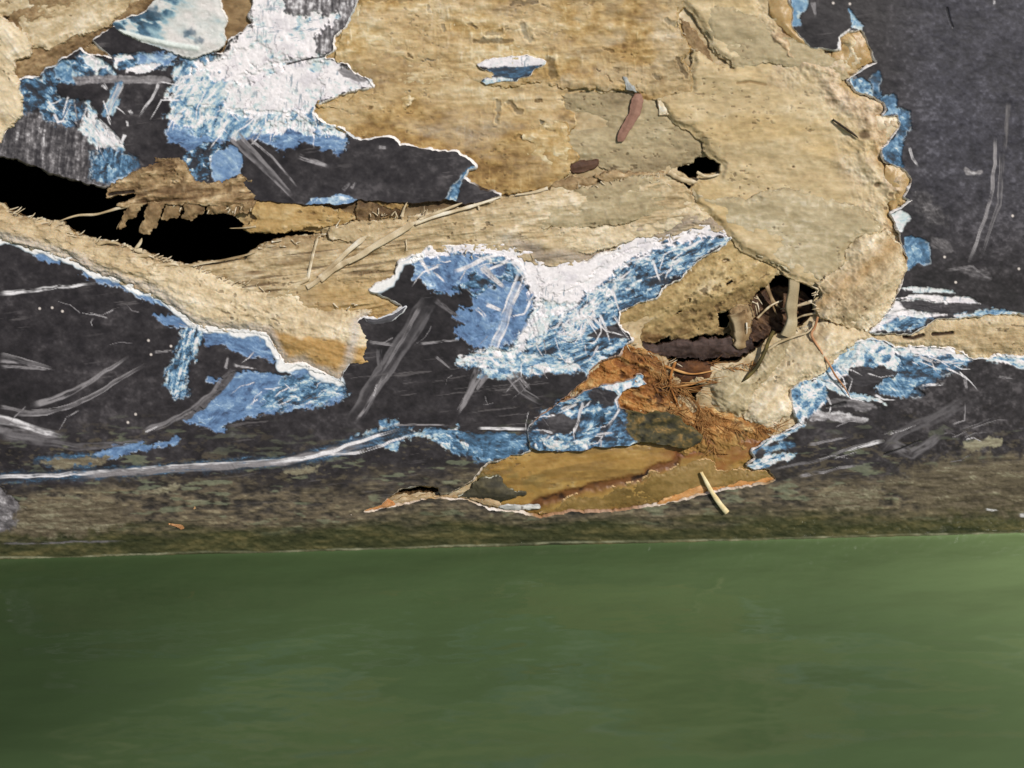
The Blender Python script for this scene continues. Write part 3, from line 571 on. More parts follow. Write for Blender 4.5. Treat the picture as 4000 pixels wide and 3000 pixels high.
LIPS = [[(-60,930),(0,934),(41,938),(99,957),(145,976),(212,994),(270,1012),(335,1036),(362,1064),(452,1092),(565,1130),(633,1162),(669,1198),(714,1234),(762,1270)],
 [(790,1278),(893,1294),(985,1296),(1040,1310),(1070,1350),(1084,1388),(1109,1430),(1189,1430),(1258,1464),(1329,1496)],
 [(1450,1134),(1520,1096),(1548,1060),(1570,1030),(1642,996)]]
def paint_gelcoat(ua, va, U, V):
    n_big = fbm(U, V, 420, 260, 0.2, 4, 31)
    n_mid = fbm(U, V, 42, 30, 0.1, 4, 32)
    n_fine = fbm(U, V, 13, 11, 0, 3, 33)
    n_str = fbm(U, V, 130, 9, -0.12, 3, 34)
    t = 0.46 + 0.26 * n_big + 0.28 * n_mid + (0.18 + .22 * ss(3300, 3600, U)) * n_fine
    C = ramp(np.clip(t, 0, 1), [(0, S(34, 31, 32)), (.4, S(46, 42, 44)), (.7, S(58, 54, 56)), (1, S(84, 79, 81))])
    cool = ss(3400, 3700, U) * ss(1150, 500, V)          # the clean upper right side is bluer
    C = mix(C, ramp(np.clip(t, 0, 1), [(0, S(44, 42, 48)), (.45, S(60, 58, 66)), (.75, S(74, 72, 81)), (1, S(98, 96, 106))]), cool)
    H = 0.35 * n_mid + 0.12 * n_fine + 2.0 * n_big
    # light scuffing
    scf = ss(0.55, 0.9, n_str) * ss(-0.1, 0.5, fbm(U, V, 260, 200, 0, 3, 35)) * ss(3500, 3200, U)
    C = mix(C, S(128, 122, 122), scf * 0.35)
    R = np.full(U.shape, 0.46, dtype=F) + 0.12 * n_mid
    # river scum: dried silt above, green film by the water
    edge = V + 0.026 * (U - 2000) + 60 * fbm(U, V, 330, 60, 0, 4, 36) + 22 * fbm(U, V, 60, 22, 0, 3, 37)
    lowline = 1895 - 60 * ss(700, 0, np.abs(U - 500)) - 60 * ss(1200, 2100, U) * ss(3000, 2200, U) + 0 * U
    dirt = ss(-60, 90, edge - lowline)
    faint = ss(-300, 0, edge - lowline)
    blot = fbm(U, V, 120, 26, 0.03, 4, 38)
    speck = fbm(U, V, 26, 12, 0, 3, 39)
    silt = ramp(np.clip(0.5 + .38 * blot + .46 * speck, 0, 1), [(0, S(54, 50, 44)), (.25, S(84, 76, 64)), (.5, S(112, 101, 83)), (.8, S(126, 112, 90)), (1, S(152, 140, 114))])
    strq = fbm(U, V, 300, 11, -.02, 4, 44)
    silt = mix(silt, S(46, 43, 38), ss(.15, .75, strq * .7 + .7 * blot) * .6)
    silt = mix(silt, S(150, 134, 104), ss(.35, .85, fbm(U, V, 240, 14, -.02, 4, 45)) * ss(900, 300, U) * .8)
    C = mix(C, silt, np.clip(dirt * (0.86 + 0.3 * blot), 0, 0.97))
    C = mix(C, S(104, 94, 76), faint * (1 - dirt) * ss(0.25, 0.75, speck + 0.5 * blot) * 0.6)
    lich = ss(0.45, 0.8, fbm(U, V, 100, 20, 0, 3, 40) + 0.25 * speck) * faint
    C = mix(C, S(126, 132, 108), lich * 0.55)
    # the wet foot of the hull
    wl = 2137 - 0.0257 * (U - 2000)
    wet = ss(150, 60, wl - V + 34 * fbm(U, V, 240, 40, 0, 3, 41))
    film = ramp(np.clip(0.5 + .4 * fbm(U, V, 160, 24, 0, 4, 42) + .25 * speck, 0, 1), [(0, S(50, 55, 36)), (.5, S(74, 75, 48)), (1, S(112, 104, 68))])
    C = mix(C, film, wet * 0.92)
    R = R + 0.22 * dirt * (1 - wet) - 0.12 * wet
    H = H + dirt * (2.2 * speck + 1.5 * blot)
    under = ss(0, 160, V - wl)
    C = mix(C, S(60, 74, 48), under)
    RMP = {'T': R_T, 'B': R_B, 'G': R_G, 'O': R_O, 'S': R_S}
    for k, (rk, poly, val, amp, sx, sy, ang, fea, jag, dep) in enumerate(PATCH):
        w = window(poly, ua, va)
        u, v = U[w], V[w]
        n1 = fbm(u, v, sx, sy, ang, 5, 400 + k, .62); n2 = fbm(u, v, 15, 12, ang, 4, 500 + k, .6)
        t = val + amp * (0.58 * n1 + (0.45 if rk == 'G' else 0.22) * n2)
        shard = 0
        if rk in 'TB':
            wu = u + 34 * fbm(u, v, 130, 110, 0, 2, 860 + k); wv = v + 34 * fbm(u, v, 120, 140, 0, 2, 870 + k)
            cv, ce = cells(wu + 6 * n2, wv + 6 * n1, sx * .8 + 12, sy * .8 + 12, ang, 640 + 3 * k)
            cv2, ce2 = cells(wu, wv, sx * .35 + 8, sy * .35 + 8, ang + .5, 840 + 3 * k)
            sa = np.where(cv2 > 0, .0, 1.0)
            st1 = fbm(wu, wv, sx * 2.2, max(sy * .28, 4), ang + .25, 4, 880 + k); st2 = fbm(wu, wv, sx * 1.4, max(sy * .34, 5), ang - .5, 4, 890 + k)
            strk = np.where(cv > .1, st1, st2)
            t = t + amp * (.36 * cv + .16 * cv2 + .30 * strk) + .10 * min(amp, .5) * ss(.16, .02, ce)
            H[w] += 0
            shard = cv * min(jag * .7, 9) + cv2 * min(jag * .3, 4)
        sd = sdf(poly, u, v, 80) + jag * fbm(u, v, 30, 30, 0, 3, 200 + k) + 0.4 * jag * fbm(u, v, 9, 9, 0, 2, 300 + k) + shard
        m = ss(fea, -fea * 0.5, sd)
        if rk in 'TB':
            H[w] += m * amp * 2.5 * (cv + .4 * cv2)
        if rk != 'G':
            vein = ss(.09, .0, np.abs(fbm(u, v, sx * 2.2, sy * 2.2, ang + .5, 3, 550 + k))) * ss(-.2, .5, n1)
            t = t + .30 * vein * np.clip(amp * 2, .3, 1) - .20 * ss(.5, .8, fbm(u, v, 20, 13, ang, 3, 570 + k)) * np.clip(amp * 2, .2, 1)
        col = ramp(t, RMP[rk])
        if rk == 'T':   # the bare white ground is faintly lilac and cracked
            wh = ss(.82, .95, t)
            lil = ss(.05, .65, fbm(u, v, 60, 40, .3, 4, 640 + k))
            col = mix(col, S(212, 206, 211), wh * lil * .7)
            ck = ss(.07, .0, np.abs(fbm(u, v, 34, 60, .1, 3, 660 + k))) * ss(.0, .5, fbm(u, v, 110, 90, 0, 2, 680 + k))
            col = mix(col, S(150, 140, 148), wh * ck * .8)
            if val > .7:
                tick = ss(.42, .75, fbm(u, v, 7, 34, .08, 3, 1700 + k)) * ss(.0, .5, fbm(u, v, 90, 70, 0, 2, 1720 + k))
                tick = np.maximum(tick, ss(.5, .8, fbm(u, v, 46, 6, -.12, 3, 1740 + k)) * ss(.15, .6, fbm(u, v, 120, 60, 0, 2, 1760 + k)))
                col = mix(col, S(128, 146, 160), tick * .8)
        dim = 1.0
        C[w] = mix(C[w], col, m * dim)
        R[w] = R[w] * (1 - m) + 0.62 * m
        H[w] -= m * dep + m * dep * 0.5 * np.clip(t, 0, 1)
        H[w] += m * 1.3 * fbm(u, v, sx, sy, ang, 4, 400 + k)
        if rk in 'TB' and dep > 1:   # pale broken lip
            lip = ss(3.5, 0.5, np.abs(sd + 1)) * ss(-0.1, 0.5, fbm(u, v, 46, 46, 0, 2, 600 + k))
            C[w] = mix(C[w], S(214, 220, 222), lip * 0.45)
    for k, (pts, w0, w1, br, st) in enumerate(SCR):
        w = window(pts, ua, va)
        u, v = U[w], V[w]
        wob = 3.0 * fbm(u, v, 60, 60, 0, 2, 700 + k)
        q, al, sg = stroke(pts, u + wob, v + wob, w0 * 1.2, w1 * 1.2)
        br = br + (.07 if st == 'f' else .02)
        fin = ss(0, .10, al) * ss(1, .80, al)
        nz = fbm(u, v, 40, 40, 0, 3, 750 + k)
        # streaks that run along the scratch
        nl = vn(sg * 2.3 + 9, al * 5 + 3, 800 + k) * 0.6 + vn(sg * 5 + 2, al * 11, 820 + k) * 0.4
        if st == 'e':
            m = (ss(.35, .85, q) * 0.85 + 0.30) * ss(1.08, .92, q)
        else:
            m = ss(1.08, .55, q)
        m = m * np.clip(0.66 + .8 * nl + .45 * nz, 0, 1) * (0.08 + 0.92 * fin)
        m[al <= 0.001] *= 0.5
        col = ramp(np.full(u.shape, br, dtype=F) + 0.12 * nl, R_G)
        C[w] = mix(C[w], col, np.clip(m * 1.4, 0, 1))
        H[w] -= .6 * ss(1.1, .3, q)
    # the white coat showing along the broken lip
    for k, pts in enumerate(LIPS):
        w = window(pts, ua, va)
        u, v = U[w], V[w]
        q, al, sg = stroke(pts, u + 5 * fbm(u, v, 34, 34, 0, 3, 1800 + k), v + 5 * fbm(u, v, 28, 28, 0, 3, 1820 + k), 21)
        q = q + .5 * fbm(u, v, 60, 60, 0, 3, 1840 + k)
        m = ss(1.05, .75, q)
        C[w] = mix(C[w], mix(np.broadcast_to(S(240, 237, 235), u.shape + (3,)), S(186, 200, 212), ss(.45, .95, q)), m)
        H[w] += 2.5 * m
    for pts, w0, w1 in DARKSCR:
        w = window(pts, ua, va)
        q, al, sg = stroke(pts, U[w], V[w], w0, w1)
        C[w] = mix(C[w], S(26, 24, 26), ss(1.2, .4, q)); H[w] -= 3 * ss(1.2, .4, q)
    for x, y in SPECKS:
        w = window([(x - 14, y - 14), (x + 14, y + 14)], ua, va, 0)
        d = np.hypot(U[w] - x, V[w] - y)
        C[w] = mix(C[w], S(226, 214, 206), ss(7, 2.5, d))
    # painted bright line where the meniscus catches the sky, just above the water
    glint = (.35 + .65 * ss(-.2, .5, fbm(U, V, 90, 400, 0, 3, 46))) * ss(5.5, 1.5, np.abs(V - wl + 9 + 5 * fbm(U, V, 300, 300, 0, 2, 43)))
    C = mix(C, S(168, 166, 138), glint * 0.7)
    return C, R, H

def rim_main(u, v):
    n = fbm(u, v, 60, octv=3, seed=77)
    white = np.tile(S(246, 240, 236), (len(u), 1)); dark = np.tile(S(92, 84, 76), (len(u), 1)); tan = np.tile(S(170, 136, 86), (len(u), 1))
    low = ss(1745, 1850, v)
    hole = ss(560, 600, v) * ss(460, 380, u)
    c = mix(white, S(190, 198, 204), ss(.2, .8, n) * .8)
    c = mix(c, dark, hole * .95)
    c = mix(c, tan, low * (0.55 + .4 * n))
    low2 = ss(700, 735, v) * ss(840, 810, v) * ss(960, 1000, u) * ss(1960, 1900, u)
    c = mix(c, S(70, 56, 44), low2)
    rust = ss(1300, 1420, v) * ss(2060, 2100, u) * ss(2560, 2480, u)
    c = mix(c, S(150, 100, 52), rust * .8)
    return c

ua = axis(-160, 4160, 3.0, -3500, 7500); va = axis(-160, 2250, 3.0, -1600, 2650)
U, V = np.meshgrid(ua, va); U = U.astype(F); V = V.astype(F)
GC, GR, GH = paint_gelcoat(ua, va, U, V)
sd_r = sdf(MR, U, V); sd_l = sdf(ML, U, V); sd_i = sdf(I1, U, V)
J = [(5, 38), (1.8, 14)]
def cut(sd, seed): return jagged(U, V, sd, J, seed)
def sub(poly, pad=120): return window(poly, ua, va, pad)
def gel(name, sd, poly, seed, D=None, thick=15, bevel=9, label=None, rim=None):
    sd = cut(sd, seed)
    w = sub(poly)
    d = GH if D is None else D
    return sheet(name, ua[w[1]], va[w[0]], sd[w], d[w], GC[w], GR[w], thick, bevel, rim or rim_main, M_GEL, label=label)
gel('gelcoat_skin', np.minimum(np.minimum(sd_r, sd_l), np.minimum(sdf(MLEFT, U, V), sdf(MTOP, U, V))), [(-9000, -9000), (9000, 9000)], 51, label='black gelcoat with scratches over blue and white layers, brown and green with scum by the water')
lift = 8 * ss(900, 100, V)
gel('gelcoat_fragment', sd_i, I1, 53, GH + lift * 0 + 6 * ss(300, 700, V) * ss(700, 300, U), label='broken gelcoat fragment scuffed white and blue above the long dark split')
chl = GH + 10 + 12 * fbm(U, V, 160, 80, -.5, 3, 57)
gel('gelcoat_fragment', sdf(CH, U, V), CH, 55, chl, 12, 5, rim=lambda u, v: mix(rim_main(u, v), S(96, 88, 56), np.clip(ss(2400, 2470, u) * ss(1560, 1600, v) + ss(1690, 1730, v) * .7, 0, 1)), label='small blue and dark gelcoat fragment left hanging above the amber patch')
gel('gelcoat_fragment', sdf(CHIPTOP, U, V), CHIPTOP, 56, GH * 0.3 + 3, 6, 3, label='thin white and dark chip stuck on the ochre laminate')

# ------------------------------------------------------------------ bare laminate: torn sheets, flakes and ridges, each a solid piece
def flap(name, poly, pal, D=0.0, tilt=(0, 0), wave=9.0, ang=0.05, seed=1, thick=7, bevel=6, jag=((7, 34), (4, 12), (2, 5)), rim=None, mat=None,
         label=None, fuzz=0.5, gain=1.0, base=0.5, holes=(), step=3.0, fn=None, parent=root, relief=0.8, grow=0.0, curl=0.0, round_=6.0, rough=0.72, kind=None):
    ua_, va_, U_, V_ = grid(*box_of(poly, 30), step)
    sd = jagged(U_, V_, sdf(poly, U_, V_, 80) - grow, jag, 900 + seed * 11)
    for h in holes:
        sd = np.maximum(sd, -jagged(U_, V_, sdf(h, U_, V_, 120), ((5, 26), (3, 10)), 950 + seed))
    C, H = fibre(U_, V_, pal, ang, 1000 + seed * 9, gain, fuzz, base)
    p = np.asarray(poly); cx, cy = p.mean(0)
    Dd = D + (U_ - cx) * tilt[0] + (V_ - cy) * tilt[1] + wave * fbm(U_, V_, 260, 150, ang, 3, 1300 + seed) + H * relief
    Dd = Dd + curl * ss(-60, 0, sd) + .45 * wave * fbm(U_, V_, 95, 55, ang, 3, 1350 + seed) - round_ * ss(-26, 0, sd)
    Rr = np.full(sd.shape, rough, dtype=F)
    if fn is not None:
        r = fn(U_, V_, sd, C, Dd)
        C, Dd = r[0], r[1]
    if rim is None:
        rc = ramp(np.array([.42]), pal)[0]
        rim = lambda u, v: mix(np.tile(rc, (len(u), 1)), ramp(np.array([.85]), pal)[0], ss(.0, .8, fbm(u, v, 24, octv=3, seed=seed + 5)))
    o = sheet(name, ua_, va_, sd, Dd.astype(F), C, Rr, thick, bevel, rim, mat or M_FIB, parent, label)
    if kind and o: o['kind'] = kind
    return o

BASE = [(-330,-330),(3180,-330),(3200,60),(3330,250),(3500,330),(3590,700),(3590,1060),(3480,1340),(3200,1700),(3080,1940),(2300,2040),(1340,2060),(1420,1880),(2000,1720),(2180,1540),
        (2300,1300),(2150,1080),(1680,1050),(1620,1230),(1460,1500),(1300,1530),(1060,1440),(960,1340),(700,1280),(420,1120),(-300,960)]
def base_fn(u, v, sd, C, D):
    br, _ = fibre(u, v, P_BROWN, 0.0, 71, 1.0, .2, .35)
    och, _ = fibre(u, v, P_OCHRE, 0.0, 73, 1.0, .3)
    C = mix(C, och, ss(1500, 1300, v) * ss(2300, 1400, u) * .8)
    C = mix(C, br, ss(330, 260, v) * ss(1050, 950, u) * .9)
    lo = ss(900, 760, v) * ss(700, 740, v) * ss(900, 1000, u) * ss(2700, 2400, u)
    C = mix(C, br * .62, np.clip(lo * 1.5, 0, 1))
    C = mix(C, S(120, 92, 58), ss(900, 1000, v) * ss(1600, 1500, u) * .6)
    return C, D
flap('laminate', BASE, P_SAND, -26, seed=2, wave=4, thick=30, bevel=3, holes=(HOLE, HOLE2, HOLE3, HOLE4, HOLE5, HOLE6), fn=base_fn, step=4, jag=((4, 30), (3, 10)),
     rim=S(104, 80, 52), label='fawn glass-fibre laminate bared under the lost gelcoat')

# upper left corner
flap('laminate_flake', [(30,40),(200,-60),(640,-300),(625,-20),(555,60),(440,104),(366,152),(312,190),(255,222),(205,252),(160,292),(60,310),(30,240)], P_BROWN, -12, seed=3, ang=-.5, fuzz=.2, base=.40, relief=1.8, gain=1.4, wave=14)
flap('laminate_flake', [(-300,-300),(590,-300),(545,10),(480,50),(440,66),(425,105),(350,128),(290,140),(245,166),(180,192),(120,186),(80,160),(90,130),(50,60),(-300,60)], P_SAND, 3, (0, 0.02), seed=4, ang=-.35, fuzz=.4, wave=8, relief=1.6, thick=15, base=.50, gain=1.2)
flap('laminate_flake', [(-300,60),(0,64),(60,98),(104,140),(128,176),(112,214),(58,232),(46,280),(74,340),(90,420),(86,450),(50,480),(22,518),(0,552),(-300,600)], P_PALE, 10, seed=5, ang=.9, fuzz=.7, wave=8, relief=1.6, thick=16, gain=.8, base=.5)
flap('laminate_flake', [(312,190),(350,172),(420,180),(445,205),(440,236),(384,222)], P_BROWN, -4, seed=6, base=.5, thick=8)

# broad ochre sheet, worn and speckled
OCH = [(1398,-300),(1398,0),(1362,72),(1348,104),(1307,140),(1298,199),(1275,225),(1310,232),(1353,252),(1389,284),(1457,338),(1425,350),(1326,372),(1224,408),(1220,443),(1280,486),(1344,509),(1380,536),
       (1497,536),(1561,568),(1741,586),(1823,615),(1860,650),(1840,680),(1820,700),(1856,722),(1930,750),(2000,748),(2130,730),(2180,700),(2225,676),(2228,640),(2252,612),(2240,585),(2224,560),(2222,505),(2240,480),
       (2232,450),(2205,430),(2190,372),(2270,352),(2400,352),(2440,338),(2480,350),(2510,382),(2570,388),(2600,366),(2702,358),(2698,310),(2688,272),(2660,240),(2690,190),(2650,120),(2640,50),(2680,0),(2660,-300)]
OCH_SPOT = [([(1842,95),(1856,110)], 9), ([(1590,214),(1612,220)], 7), ([(1640,236),(1705,232)], 3), ([(1860,160),(1990,160)], 10), ([(1900,130),(1960,125)], 9), ([(2040,100),(2070,155)], 15), ([(2145,235),(2160,300)], 17), ([(1440,420),(1452,426)], 7), ([(1945,400),(1940,480)], 9), ([(1990,400),(2030,440)], 12),
            ([(2010,535),(2180,545)], 8), ([(1598,352),(1602,360)], 5), ([(2560,296),(2570,300)], 9), ([(2090,397),(2115,394)], 5), ([(2112,476),(2118,478)], 6), ([(2330,270),(2345,280)], 6), ([(2365,295),(2390,325)], 4), ([(2600,80),(2640,100)], 12), ([(2650,230),(2680,300)], 10), ([(2360,190),(2390,200)], 7), ([(1730,100),(1740,120)], 9), ([(2000,10),(2100,5)], 9), ([(1450,0),(1600,-4)], 9)]
def och_fn(u, v, sd, C, D):
    gy = ss(.1, .7, fbm(u, v, 160, 90, 0, 3, 81) + .6 * ss(2200, 2600, u)) * ss(1700, 2500, u)
    g, _ = fibre(u, v, P_SAND, .03, 83, 1.0, .9, .52)
    C = mix(C, g, gy * .7)
    fz = ss(0.0, .6, fbm(u, v, 240, 120, .1, 3, 84) + .45 * ss(330, 120, np.hypot((u - 1600) * .7, v - 300)))
    p, _ = fibre(u, v, P_PALE, .1, 85, 1.1, 1.0, .46)
    C = mix(C, p, fz * .34)
    dk = ss(.3, .75, fbm(u, v, 90, 34, .05, 4, 86)) * ss(1900, 2050, u + 100 * (v < 200)) * .5
    C = mix(C, S(122, 100, 66), dk)
    for k, (pts, w) in enumerate(OCH_SPOT):
        q, al, sg = stroke(pts, u + 9 * fbm(u, v, 22, 22, 0, 3, 87), v + 7 * fbm(u, v, 18, 18, 0, 3, 88), w)
        m = ss(1.15, .5, q)
        C = mix(C, [S(60, 48, 36), S(112, 88, 54), S(116, 112, 98)][k % 3], m * (.85 if w < 8 else .55))
        D = D - 4 * m + 2 * ss(.5, 0, np.abs(q - 1.4))
    return C, D
flap('ochre_sheet', OCH, P_OCHRE, -9, seed=7, ang=-.02, fuzz=.6, gain=1.2, base=.42, fn=och_fn, grow=6, relief=1.15, label='broad ochre sheet of bared laminate with pale fuzz and dark specks')
UPPER = [(1402,-300),(1402,10),(1366,80),(1322,160),(1322,228),(1400,296),(1448,342),(1340,386),(1244,412),(1300,420),(1400,446),(1450,464),(1520,432),(1590,404),(1620,346),(1700,330),(1800,318),(1880,326),(1960,336),(2100,322),(2180,336),(2250,346),(2420,346),(2480,350),(2560,378),(2640,366),(2698,352),(2690,270),(2660,236),(2690,188),(2645,110),(2640,50),(2680,0),(2660,-300)]
flap('laminate_flake', UPPER, P_OCHRE, -4, seed=52, ang=-.02, fuzz=.9, gain=1.3, fn=och_fn, relief=1.5, thick=5, base=.45, jag=((12, 60), (7, 22), (3, 8)))
flap('laminate_flake', [(2215,480),(2160,470),(2100,500),(2060,490),(2040,540),(2090,560),(2060,600),(2110,650),(2200,660),(2230,640),(2250,612),(2240,585),(2222,560)], P_OCHRE, -2, seed=53, base=.6, gain=1.2, thick=6, relief=1.5)
flap('grey_sheet', [(2150,380),(2280,345),(2480,365),(2570,378),(2640,475),(2700,505),(2735,525),(2752,590),(2732,612),(2700,640),(2650,648),(2600,664),(2500,688),(2400,684),(2338,640),(2230,628),(2200,610),(2190,500)], P_GREY, -17, seed=8, fuzz=.25, gain=1.0, base=.36, relief=1.1)
flap('laminate_flake', [(2650,60),(2690,90),(2740,150),(2770,200),(2800,270),(2770,290),(2720,240),(2700,200),(2690,160)], P_BROWN, -14, seed=9, base=.36, ang=.9)
flap('loose_chip', [(2228,638),(2250,632),(2338,625),(2335,647),(2300,666),(2240,678),(2226,664)], [(0, S(70, 50, 42)), (1, S(116, 86, 68))], -6, seed=10, thick=8, jag=((3, 14),), label='dark reddish brown chip under the grey sheet')
flap('laminate_flake', [(2572,392),(2600,398),(2614,428),(2610,445),(2576,450)], P_PALE, -2, seed=11, thick=6, jag=((3, 12),))

# right-hand lobe with the scalloped edge
MRE = [p for p in MR if p[0] >= 3080 and -300 < p[1] < 1310 and p[0] < 3580 and not (p[0] > 3400 and p[1] > 1285)]
LOBE = [(2700,-300),(2690,-40),(2668,0),(2700,45),(2732,85),(2772,150),(2792,205),(2852,240),(2862,262),(2800,258),(2720,200),(2702,260),(2706,350),(2640,374),(2572,390),(2640,480),(2706,512),
        (2748,548),(2758,592),(2824,640),(2817,690),(2742,702),(2706,738),(2722,792),(2772,836),(2852,916),(2902,980),(3000,1016),(3086,1075),(3118,1093),(3194,1115),(3217,1160),(3187,1180),(3194,1224),(3212,1242),
        (3316,1274),(3384,1305)] + [(3425,1282),(3462,1236),(3498,1186),(3528,1116),(3534,1080),(3550,1045),(3552,1010),(3530,960),(3520,920),(3504,866),(3490,838),(3566,785),(3534,772),(3562,725),(3560,690),(3532,650),
        (3470,641),(3450,618),(3446,582),(3474,566),(3498,536),(3518,490),(3506,446),(3450,452),(3468,430),(3456,398),(3410,375),(3345,352),(3305,312),(3330,300),(3425,246),(3406,200),(3386,150),(3366,117),(3320,111),(3277,145),(3282,192),
        (3250,197),(3168,187),(3130,142),(3093,97),(3107,40),(3090,0),(3085,-300)]
sdMR = None
def lobe_fn(u, v, sd, C, D):
    sr = sdf(MR, u, v, 300)
    edge = ss(210, 60, sr + 46 * fbm(u, v, 60, 40, .8, 4, 91))
    p, ph = fibre(u, v, P_PALE, .9, 92, 1.2, .7, .42)
    pk = ramp(np.clip(.5 + .5 * fbm(u, v, 20, 16, .5, 3, 93), 0, 1), [(0, S(150, 124, 98)), (.5, S(200, 176, 146)), (1, S(228, 208, 184))])
    C = mix(C, p, edge * .85); C = mix(C, pk, edge * ss(-.2, .5, fbm(u, v, 120, 60, .8, 3, 94)) * .8)
    bead = ss(44, 14, sr) * ss(0.05, .5, fbm(u, v, 90, 90, 0, 2, 95) + .2)
    C = mix(C, S(178, 142, 82), bead * .6)
    y = ss(-.1, .7, fbm(u, v, 330, 110, -.1, 3, 96))
    C = mix(C, C * np.array([1.01, .97, .88], dtype=F), y)
    lift = ss(60, 420, sr)
    D = -15 + 12 * lift + (D - 14) * 1.0 + edge * (9 * fbm(u, v, 40, 30, .8, 4, 97) + 4 * ss(30, 100, sr)) + 12 * np.exp(-((sr - 62 + 20 * fbm(u, v, 90, 90, 0, 2, 98)) / 30) ** 2)
    D = D + 4 * ss(500, 900, v) * ss(3100, 2700, u)
    q, al, sg = stroke([(2880,325),(2930,318),(2990,330)], u, v, 7); C = mix(C, S(140, 112, 72), ss(1.1, .3, q) * .7); D = D - 4 * ss(1.2, .3, q)
    for x, y_, r in ((3100, 652, 6), (3140, 975, 8), (3430, 722, 14), (3375, 528, 22), (3001, 738, 5), (3480, 760, 12), (3462, 815, 9)):
        m = ss(r * 1.3, r * .5, np.hypot(u - x, (v - y_) * 1.3)); C = mix(C, S(96, 72, 48), m * .8); D = D - 8 * m
    return C, D
flap('scalloped_lobe', LOBE, [(0, S(142, 121, 87)), (.3, S(178, 156, 118)), (.55, S(196, 174, 134)), (.8, S(210, 190, 153)), (1, S(228, 213, 182))], 14, seed=12, ang=.06, fuzz=.3, gain=.85, fn=lobe_fn, grow=4, round_=14, thick=5,
     jag=((5, 40), (3, 12)), label='large fawn laminate lobe with a scalloped right edge')
flap('laminate_flake', [(2745,22),(2850,26),(2930,62),(3000,90),(3060,140),(3200,190),(3290,262),(3335,312),(3270,300),(3200,262),(3090,262),(3000,244),(2960,250),(2905,270),(2862,262),(2858,240),(2800,205),(2775,150)], P_GREY, 3, seed=13, fuzz=.3, gain=.7, thick=7, base=.56, jag=((6, 30), (4, 11)))
def low_fn(u, v, sd, C, D):
    ridge = ss(80, 0, np.abs((u - 3240) * .72 + (v - 1190) * .9 - 60 + 26 * fbm(u, v, 70, 70, 0, 3, 101)))
    C = mix(C, S(170, 132, 80), ss(60, 0, np.abs((u - 3240) * .62 + (v - 1160) * .78 + 6)) * .55)
    return C, D + 12 * ridge + 5 * fbm(u, v, 30, 22, -.7, 4, 102) - 16 * ss(70, 0, -sd)
flap('laminate_flake', [(3336,928),(3376,905),(3440,916),(3472,898),(3520,980),(3540,1040),(3522,1100),(3490,1185),(3440,1250),(3392,1300),(3316,1272),(3212,1240),(3192,1222),(3186,1180),(3217,1160),(3194,1115),(3250,1070),(3306,1030),(3300,980)], P_PALE, 20, seed=14, ang=-.75, fuzz=.8, gain=1.1, fn=low_fn, thick=16, relief=1.7, base=.46,
     label='coarse pale flake at the foot of the scalloped lobe')
flap('laminate_flake', [(2712,746),(2800,764),(2920,780),(2980,748),(3060,738),(3200,764),(3330,804),(3436,862),(3440,908),(3342,926),(3302,985),(3306,1030),(3194,1104),(3086,1064),(3000,1006),(2904,970),(2854,906),(2776,828),(2726,788)], P_GREY, 1, seed=54, ang=.04, fuzz=.4, gain=.9, base=.72, thick=3, round_=9, jag=((9, 50), (5, 18), (2, 7)))
def bead(poly, d, hgt, seed, pal=None, rr=46):
    pal = pal or [(0, S(158, 126, 78)), (.5, S(182, 150, 100)), (1, S(204, 178, 132))]
    def f(u, v, sd, C, D):
        q = np.clip(-sd / rr, 0, 1)
        return C, d + .7 * hgt * (1 - (1 - q) ** 2) + 3 * fbm(u, v, 46, 46, 0, 3, seed)
    flap('resin_bead', poly, pal, seed=20 + seed, fn=f, gain=.9, fuzz=0, mat=M_RES, thick=9, bevel=4, jag=((4, 40), (2, 14)), rim=S(182, 146, 90), rough=.42)
bead([(3027,-60),(3080,-40),(3086,9),(3099,36),(3097,63),(3090,90),(3108,118),(3136,140),(3160,170),(3136,178),(3104,158),(3068,118),(3041,95),(3010,50),(3005,0)], -10, 15, 1)
bead([(3325,115),(3362,122),(3380,145),(3398,181),(3414,226),(3407,240),(3344,271),(3316,289),(3294,271),(3253,262),(3240,226),(3258,199),(3289,194),(3298,172),(3312,131)], -11, 17, 3)
bead([(3462,640),(3511,650),(3542,668),(3556,699),(3547,731),(3533,758),(3538,772),(3511,794),(3488,824),(3478,799),(3488,758),(3466,736),(3458,699)], -11, 16, 5)
bead([(3452,450),(3493,447),(3511,470),(3506,502),(3479,538),(3452,551),(3420,542),(3400,506),(3402,475),(3425,455)], -11, 14, 6, P_PALE)

